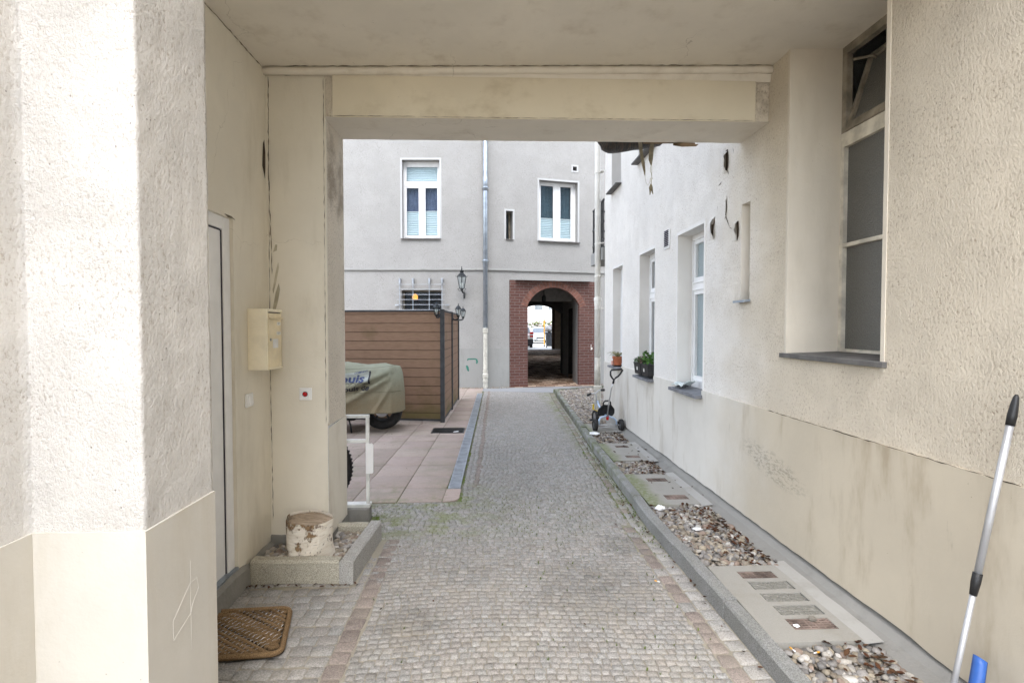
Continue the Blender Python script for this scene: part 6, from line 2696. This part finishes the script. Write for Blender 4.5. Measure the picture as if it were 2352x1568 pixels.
# slot drain along the setts, cover plate by the fence
t = thing("drain_channel", "long narrow galvanised slot drain between pink slabs and setts", "drain", (-.35, 4.83, 0))
y = 4.832
while y < 11.8:
    b = MB()
    y1 = min(y + 1.0, 11.8)
    xa, xb = drain_x(y) + .004, drain_x(y1 - .004) + .004
    W_ = .118
    for o_, w_ in ((0, .012), (W_ - .012, .012)):
        b.add([(xa + o_, y, -.02), (xa + o_ + w_, y, -.02), (xb + o_ + w_, y1 - .004, -.02), (xb + o_, y1 - .004, -.02), (xa + o_, y, .006), (xa + o_ + w_, y, .006), (xb + o_ + w_, y1 - .004, .006), (xb + o_, y1 - .004, .006)],
              ((4, 5, 6, 7), (0, 1, 5, 4), (1, 2, 6, 5), (2, 3, 7, 6), (3, 0, 4, 7)))
    n = int((y1 - y) / .024)
    for k in range(n):
        yy = y + .008 + k * (y1 - y - .016) / n
        x_ = drain_x(yy) + .004
        b.box(x_ + .012, yy, -.012, x_ + W_ - .012, yy + .0135, .0045)
    b.add([(xa, y, -.018), (xa + W_, y, -.018), (xb + W_, y1, -.018), (xb, y1, -.018)], [(0, 1, 2, 3)])
    b.build("grate_section", M['galv'], t)
    y = y1
t = thing("gully_cover", "black iron gully grate set in the pink slabs before the fence", "drain cover", (-.64, 7.57, 0))
b = MB()
b.box(-.885, 7.38, -.01, -.40, 7.75, .0045)
b.build("frame", M['fence_post'], t)
b = MB()
for k in range(11):
    y = 7.405 + k * .031
    b.box(-.865, y, .0045, -.42, y + .018, .010)
b.build("bars", M['black_iron'], t)
t = thing("paper_scrap", "white scrap of paper on the black gully grate", "litter", (-.53, 7.40, .011))
b = MB()
b.add([(-.56, 7.395, .012), (-.48, 7.41, .014), (-.485, 7.45, .020), (-.55, 7.44, .013)], [(0, 1, 2, 3)])
o = b.build("sheet", M['white_film'], t)
o.modifiers.new("thickness", 'SOLIDIFY').thickness = .001

# ================================================================== TRICYCLE
OX, OY, OZ = 1.665, 7.10, .075
t = thing("tricycle", "child's tricycle with black seat, push bar and pale blue frame by the wall", "tricycle", (OX, OY, OZ))


def wheel3(c, r, w, tilt=0):
    T = Matrix.Translation(c) @ Matrix.Rotation(tilt, 4, 'Z') @ Matrix.Rotation(rad(90), 4, 'Y')
    b = MB()
    b.lathe([(r * .66, -w * .4), (r * .9, -w * .5), (r, -w * .3), (r, w * .3), (r * .9, w * .5), (r * .66, w * .4)], n=28, M=T, capb=False, capt=False)
    b.lathe([(r * .66, w * .4), (r * .66, -w * .4)], n=28, M=T, capb=False, capt=False)
    w_ = b.build("wheel", M['rubber'], t, smooth=True)
    b = MB()
    b.lathe([(r * .67, -w * .25), (r * .5, -w * .1), (r * .2, -w * .35), (r * .2, w * .35), (r * .5, w * .1), (r * .67, w * .25)], n=10, M=T)
    b.build("rim", M['chrome'], w_)


wheel3((OX - .187, OY, OZ + .082), .082, .058)
wheel3((OX + .187, OY, OZ + .082), .082, .058)
wheel3((OX - .075, OY + .52, OZ + .105), .105, .05, .12)
b = MB()
b.tube([(OX - .13, OY, OZ + .09), (OX - .128, OY + .01, OZ + .155), (OX - .10, OY + .02, OZ + .185), (OX - .03, OY + .03, OZ + .205), (OX + .01, OY + .03, OZ + .205), (OX + .09, OY + .02, OZ + .175), (OX + .122, OY + .01, OZ + .145), (OX + .125, OY, OZ + .09)], .013, 10)
b.tube([(OX - .01, OY + .03, OZ + .205), (OX - .02, OY + .20, OZ + .20), (OX - .045, OY + .42, OZ + .30), (OX - .055, OY + .46, OZ + .36)], .015, 10)
b.build("frame", M['trike_frame'], t, smooth=True)
b = MB()
b.tube([(OX - .19, OY, OZ + .082), (OX + .19, OY, OZ + .082)], .009, 10)
b.tube([(OX - .14, OY - .01, OZ + .055), (OX + .14, OY - .01, OZ + .055)], .005, 8)
b.build("axle", M['alu'], t, smooth=True)
b = MB()
b.tube([(OX - .015, OY - .005, OZ + .20), (OX + .005, OY - .02, OZ + .40), (OX + .03, OY - .05, OZ + .60), (OX + .062, OY - .08, OZ + .74)], .010, 10)
b.build("push_bar", M['chrome'], t, smooth=True)
b = MB()
hp = [(.058, .735), (.030, .765), (.010, .80), (.008, .855), (.025, .875), (.165, .886), (.178, .872), (.15, .825), (.118, .785), (.085, .765)]
b.tube([(OX + x, OY - .085 - (z - .735) * .1, OZ + z) for x, z in hp], .013, 10, closed=True)
b.tube([(OX + .05, OY - .075, OZ + .68), (OX + .062, OY - .083, OZ + .75)], .014, 10)
b.build("push_handle", M['black_plastic'], t, smooth=True)
b = MB()
b.box(OX - .022, OY + .005, OZ + .15, OX + .012, OY + .035, OZ + .215)
b.build("release_catch", M['red'], t, bevel=.005)
b = MB()                                                   # shell seat: back with a grab loop


def seat_pt(i, j):
    w = float(np.interp(j, [0, .25, .6, .85, 1], [.085, .115, .112, .075, .055]))
    x = (2 * i - 1) * w
    y = OY + .06 + .05 * (1 - (2 * i - 1) ** 2) - .03 * j
    return (OX - .02 + x + .01 * j, y, OZ + .20 + .155 * j)


b.grid(seat_pt, 14, 14)
b.grid(lambda i, j: (OX - .02 + (2 * i - 1) * (.095 - .02 * j), OY + .11 + .17 * j, OZ + .205 - .012 * j + .02 * (2 * i - 1) ** 2), 10, 8)
o = b.build("seat", M['black_plastic'], t, smooth=True)
o.modifiers.new("thickness", 'SOLIDIFY').thickness = .014
b = MB()
b.tube([(OX - .06, OY + .05, OZ + .345), (OX - .058, OY + .045, OZ + .395), (OX - .035, OY + .042, OZ + .420), (OX + .02, OY + .042, OZ + .422), (OX + .042, OY + .045, OZ + .40), (OX + .05, OY + .05, OZ + .345)], .012, 8)
b.build("grab_loop", M['black_plastic'], t, smooth=True)
b = MB()
b.tube([(OX - .075, OY + .52, OZ + .12), (OX - .075, OY + .50, OZ + .26), (OX - .072, OY + .47, OZ + .36), (OX - .075, OY + .45, OZ + .44), (OX - .10, OY + .44, OZ + .475)], .011, 8)
b.tube([(OX - .175, OY + .41, OZ + .475), (OX - .12, OY + .43, OZ + .475), (OX - .085, OY + .44, OZ + .48), (OX - .045, OY + .43, OZ + .52), (OX - .01, OY + .40, OZ + .53)], .009, 8)
b.build("handlebar", M['alu'], t, smooth=True)
for p, q in (((-.17, .41, .474), (-.225, .37, .455)), ((-.015, .405, .53), (.03, .37, .535))):
    b = MB()
    b.tube([(OX + p[0], OY + p[1], OZ + p[2]), (OX + q[0], OY + q[1], OZ + q[2])], .018, 10)
    b.build("grip", M['black_plastic'], t, smooth=True)
for s in (-1, 1):
    b = MB()
    b.box(OX - .075 + s * .06 - .03, OY + .49, OZ + .10 + s * .05, OX - .075 + s * .06 + .03, OY + .55, OZ + .12 + s * .05)
    b.build("pedal", M['black_plastic'], t, bevel=.004)
b = MB()
b.lathe([(.006, 0), (.016, .01), (.012, .05), (.018, .07), (.004, .085)], (OX - .155, OY + .28, OZ + .255), 8)
b.tube([(OX - .15, OY + .28, OZ + .26), (OX - .10, OY + .25, OZ + .24)], .005, 6)
b.build("yellow_toy_key", M['yellow'], t)

# ================================================================== ON THE WINDOW SILLS
def leaves(parent, c, spread, n, size, m, up=.06, seed=1, name="foliage"):
    rs = random.Random(seed)
    b = MB()
    for k in range(n):
        a = rs.uniform(0, 6.28)
        e = rs.uniform(.1, 1.2)
        p = Vector(c) + Vector((rs.uniform(-1, 1) * spread[0], rs.uniform(-1, 1) * spread[1], rs.uniform(0, 1) * up))
        d_ = Vector((math.cos(a) * math.cos(e), math.sin(a) * math.cos(e), math.sin(e) * rs.choice((1, 1, -.6))))
        s_ = d_.cross(Vector((0, 0, 1))).normalized()
        l_ = size * rs.uniform(.6, 1.3)
        n_ = s_.cross(d_) * l_ * .15
        b.add([p, p + d_ * l_ * .5 + s_ * l_ * .3 + n_, p + d_ * l_, p + d_ * l_ * .5 - s_ * l_ * .3 + n_, p + d_ * l_ * .5], ((0, 1, 4), (1, 2, 4), (2, 3, 4), (3, 0, 4)))
    return b.build(name, m, parent)


t = thing("plant_pot", "small terracotta pot with spiky dry plant on the farthest low sill", "plant pot", (1.93, 7.62, .965))
b = MB()
b.lathe([(.055, 0), (.075, .10), (.083, .10), (.083, .13), (.07, .13), (.066, .10)], (1.925, 7.60, .975), 18)
b.build("pot", M['terracotta'], t, smooth=False)
b = MB()
b.lathe([(.075, 0), (.085, .012), (.08, .012)], (1.925, 7.60, .962), 18)
b.build("saucer", M['black_plastic'], t)
b = MB()
rs = random.Random(4)
for k in range(46):
    a = rs.uniform(0, 6.28)
    l_ = rs.uniform(.10, .18)
    c_ = Vector((1.925, 7.60, 1.10))
    d_ = Vector((math.cos(a), math.sin(a), 0))
    b.tube([c_ + d_ * .02, c_ + d_ * l_ * .5 + Vector((0, 0, l_ * .45)), c_ + d_ * l_ * 1.0 + Vector((0, 0, l_ * rs.uniform(-.1, .5)))], [.003, .0028, .0008], 4)
b.build("blades", M['dry_leaf_green'], t)
b = MB()
b.box(1.86, 7.70, .962, 1.90, 7.76, 1.03)
b.build("pink_tag", plain("pale_pink_plastic", (.62, .36, .30), .6), t, bevel=.006)

t = thing("planter_box", "black plastic flower box with green plants on the sill of the second window", "planter", (1.90, 6.17, .955))
b = MB()
for k in range(2):
    y0, y1 = (5.885, 6.16) if k == 0 else (6.175, 6.455)
    vs = []
    for z, e in ((.958, .012), (1.085, 0), (1.088, -.006), (1.10, -.006)):
        vs += [(1.845 + e, y0 + e, z), (2.0 - e, y0 + e, z), (2.0 - e, y1 - e, z), (1.845 + e, y1 - e, z)]
    fs = [(0, 3, 2, 1), (12, 13, 14, 15)]
    for r in range(3):
        for e in range(4):
            fs.append((r * 4 + e, r * 4 + (e + 1) % 4, r * 4 + 4 + (e + 1) % 4, r * 4 + 4 + e))
    b.add(vs, fs)
b.build("box", M['black_plastic'], t)
b = MB()
for y in (6.02, 6.30):
    b.box(1.846, y, 1.01, 1.852, y + .03, 1.05)
b.build("price_tag", M['paper'], t)
leaves(t, (1.90, 6.34, 1.09), (.06, .13), 170, .04, M['green_leaf'], .06, 3)
leaves(t, (1.91, 5.99, 1.10), (.06, .09), 90, .07, plain("bright_leaf", (.10, .22, .05), .55, var=.3), .12, 5)
leaves(t, (1.88, 6.20, 1.12), (.04, .06), 40, .035, plain("reddish_leaf", (.22, .12, .10), .6, var=.3), .05, 9)

t = thing("folded_cloth", "pale folded cloth or glove left on the third window sill", "cloth", (1.93, 5.03, .945))
b = MB()


def cloth(i, j):
    y = 5.115 - .20 * i
    x = 1.86 + .13 * j
    z = .952 + .016 * abs(math.sin(i * 7 + j * 3)) + .014 * math.sin(j * math.pi) + (.055 * max(0, i - .62) / .38 * (j))
    return (x + .03 * i, y, z)


b.grid(cloth, 24, 12)
o = b.build("fabric", M['cotton'], t, smooth=True)
so = o.modifiers.new("thickness", 'SOLIDIFY')
so.thickness = .010
so.offset = 1

# ================================================================== OUT ON THE STREET
SF = Fr((0, 58.0), (1, 0), (0, -1))
t = thing("street_facade", "pale sunlit house front across the street seen through the archway", "building", (5, 58, 0))
b = MB()
wh = [(x, x + 1.1, 3.4, 5.2, .2) for x in (-8.0, -5.2, -2.4, .4, 2.2, 4.95, 6.55, 9.0, 12.0)] + [(x, x + 1.1, 6.6, 8.2, .2) for x in (-5.2, -2.4, .4, 3.2, 6.0, 9.0)]
b.wall(SF, -14, 20, 0, 10, wh)
b.quad((-14, 58, 10), (20, 58, 10), (20, 64, 10), (-14, 64, 10))
b.build("wall", M['plaster_white'], t)
for u0, u1, z0, z1, d in wh:
    window(t, SF, u0, u1, z0, z1, d, [(u0 + .1, u1 - .1, z0 + .1, z1 - .1)], M['pvc'], M['car_glass'])

t = thing("flowering_hedge", "light green hedge with pink flowers in front of the pale house", "hedge", (5, 55, 0))
b = MB()
b.box(-6, 54.9, 0, 14, 55.7, 1.5)
b.build("core", M['green_leaf'], t)
leaves(t, (5.0, 54.9, .3), (7, .5), 3500, .30, plain("hedge_leaf", (.16, .20, .07), .6, var=.4), 1.75, 12)
leaves(t, (5.0, 54.7, .9), (7, .35), 500, .22, plain("pink_flower", (.62, .28, .36), .6, var=.3), 1.2, 15, "flowers")
t = thing("street_railing", "white front garden railing before the hedge across the street", "railing", (5, 53.8, 0))
b = MB()
for k in range(90):
    x = -4 + k * .18
    b.box(x, 53.78, 0, x + .035, 53.81, 1.25)
b.build("pales", M['white_metal'], t)
b = MB()
b.box(-4, 53.77, 1.1, 12.2, 53.82, 1.16)
b.box(-4, 53.77, .2, 12.2, 53.82, .26)
b.build("rail", M['white_metal'], t)

# silver car, front towards us
t = thing("silver_car", "silver hatchback facing the archway from across the street", "car", (4.75, 47.8, 0))
CXc = 4.62


def car_pt(prof, w):
    def f(i, j):
        k = i * (len(prof) - 1)
        a = int(min(k, len(prof) - 2))
        fr_ = k - a
        y = prof[a][0] + (prof[a + 1][0] - prof[a][0]) * fr_
        z = prof[a][1] + (prof[a + 1][1] - prof[a][1]) * fr_
        h = prof[a][2] + (prof[a + 1][2] - prof[a][2]) * fr_
        x = (2 * j - 1)
        return (CXc + x * h, 47.0 + y + .10 * x * x * (1 if y < .5 else -1 if y > 3.4 else 0), z - .05 * abs(x) ** 3)
    return f


body = [(.0, .25, .80), (-.02, .45, .84), (.03, .68, .86), (.25, .86, .84), (1.0, 1.0, .84), (1.65, 1.48, .66), (2.3, 1.56, .64), (3.5, 1.46, .64), (3.95, 1.0, .82), (4.05, .55, .84), (4.0, .25, .8)]
b = MB()
b.grid(car_pt(body, .85), 50, 12)
f = car_pt(body, .85)
for s in (0, 1):
    pts = [Vector(f(i / 50, s)) for i in range(51)]
    b.add(pts, [tuple(range(51))])
b.build("body", M['car_silver'], t, smooth=False)
b = MB()
b.grid(lambda i, j: Vector(f(.405 + .085 * i, .06 + .88 * j)) + Vector((0, -.012, .012)), 6, 8)
b.build("windscreen", M['car_glass'], t, smooth=True)
for s in (-1, 1):
    b = MB()
    b.lathe([(.0, -.05), (.30, -.10), (.32, .0), (.30, .10), (.0, .05)], n=20, M=Matrix.Translation((CXc + s * .74, 47.75, .32)) @ Matrix.Rotation(rad(90), 4, 'Y'))
    b.build("wheel", M['rubber'], t)
    b = MB()
    b.lathe([(.0, -.05), (.30, -.10), (.32, .0), (.30, .10), (.0, .05)], n=20, M=Matrix.Translation((CXc + s * .74, 50.3, .32)) @ Matrix.Rotation(rad(90), 4, 'Y'))
    b.build("wheel", M['rubber'], t)
    b = MB()
    b.box(CXc + s * .62 - .17, 46.99, .60, CXc + s * .62 + .17, 47.2, .74)
    b.build("headlight", M['lens_clear'], t, bevel=.03)
    b = MB()
    b.box(CXc + s * .98 - .09, 48.25, 1.0, CXc + s * .98 + .09, 48.37, 1.13)
    b.build("door_mirror", M['fence_post'], t, bevel=.03)
b = MB()
b.box(CXc - .40, 46.955, .44, CXc + .40, 47.1, .60)
b.box(CXc - .62, 46.96, .24, CXc + .62, 47.1, .36)
b.build("grille", M['fence_post'], t, bevel=.02)
b = MB()
b.box(CXc - .26, 46.94, .36, CXc + .26, 46.954, .47)
b.build("number_plate", M['paper'], t)

# white car seen from behind, only its near rear corner shows
t = thing("white_car", "rear corner of a white car with red tail light parked beside the archway", "car", (2.3, 38.8, 0))
VX = 2.28
b = MB()
prof = [(.0, .35, .82), (-.04, .62, .86), (.0, .95, .86), (.12, 1.05, .84), (.55, 1.66, .66), (1.2, 1.74, .64), (2.6, 1.70, .64), (3.4, 1.1, .80), (4.1, .9, .80), (4.25, .4, .8)]


def van(i, j):
    k = i * (len(prof) - 1)
    a = int(min(k, len(prof) - 2))
    fr_ = k - a
    y, z, h = [prof[a][q] + (prof[a + 1][q] - prof[a][q]) * fr_ for q in range(3)]
    x = 2 * j - 1
    return (VX + x * h, 37.4 + y + .08 * x * x * (1 if y < .6 else 0), z - .05 * abs(x) ** 3)


b.grid(van, 46, 12)
for s in (0, 1):
    b.add([van(i / 46, s) for i in range(47)], [tuple(range(47))])
b.build("body", M['car_white'], t)
b = MB()
b.box(VX - .86, 37.33, .28, VX + .86, 37.62, .66)
b.build("bumper", M['fence_post'], t, bevel=.06)
b = MB()
b.grid(lambda i, j: Vector(van(.345 + .075 * i, .1 + .8 * j)) + Vector((0, -.015, .01)), 5, 8)
b.build("rear_window", M['car_glass'], t, smooth=True)
for s in (-1, 1):
    b = MB()
    b.box(VX + s * .74 - .13, 37.36, .80, VX + s * .74 + .13, 37.6, 1.18)
    b.build("tail_light", M['lens_red'], t, bevel=.03)
    b = MB()
    b.box(VX + s * .74 - .131, 37.355, .93, VX + s * .74 + .131, 37.5, 1.03)
    b.build("reversing_light", M['lens_clear'], t, bevel=.01)
    for yy in (38.15, 40.6):
        b = MB()
        b.lathe([(.0, -.05), (.30, -.10), (.32, .0), (.30, .10), (.0, .05)], n=20, M=Matrix.Translation((VX + s * .75, yy, .32)) @ Matrix.Rotation(rad(90), 4, 'Y'))
        b.build("wheel", M['rubber'], t)

t = thing("wheelie_bin", "dark grey wheelie bin with white label standing by the street gate", "bin", (4.37, 38.0, 0))
b = MB()
vs = []
for z, w_, d_ in ((.10, .20, .22), (1.0, .26, .30), (1.06, .29, .33), (1.10, .29, .33)):
    vs += [(4.37 - w_, 38.0 - d_, z), (4.37 + w_, 38.0 - d_, z), (4.37 + w_, 38.0 + d_, z), (4.37 - w_, 38.0 + d_, z)]
fs = [(0, 3, 2, 1)]
for r in range(3):
    for e in range(4):
        fs.append((r * 4 + e, r * 4 + (e + 1) % 4, r * 4 + 4 + (e + 1) % 4, r * 4 + 4 + e))
b.add(vs, fs)
b.build("body", M['bin'], t)
b = MB()
b.box(4.06, 37.64, 1.105, 4.68, 38.34, 1.15)
b.build("lid", M['bin'], t, bevel=.02)
b = MB()
b.add([(4.30, 37.7445, .52), (4.42, 37.7445, .52), (4.42, 37.715, .86), (4.30, 37.715, .86)], [(0, 1, 2, 3)])
o = b.build("label", M['white_film'], t)
o.modifiers.new("thickness", 'SOLIDIFY').thickness = .01
for s in (-1, 1):
    b = MB()
    b.lathe([(.0, -.03), (.09, -.03), (.10, 0), (.09, .03), (.0, .03)], n=16, M=Matrix.Translation((4.37 + s * .2, 37.80, .10)) @ Matrix.Rotation(rad(90), 4, 'Y'))
    b.build("wheel", M['rubber'], t)
o = scrap("rubbish_bag", "grey and white rubbish bags heaped on the wheelie bin lid", "rubbish bag", 4.40, 38.0, 1.15, .32, M['bag'], .8, 21)
del o["group"]
t = thing("yellow_post", "orange yellow post on the pavement in front of the silver car", "post", (4.22, 40, 0))
b = MB()
b.box(4.16, 39.94, .0, 4.28, 40.06, .12)
b.build("foot", M['fence_post'], t)
b = MB()
b.box(4.17, 39.95, .12, 4.27, 40.05, 2.15)
b.build("shaft", M['orange'], t, bevel=.02)
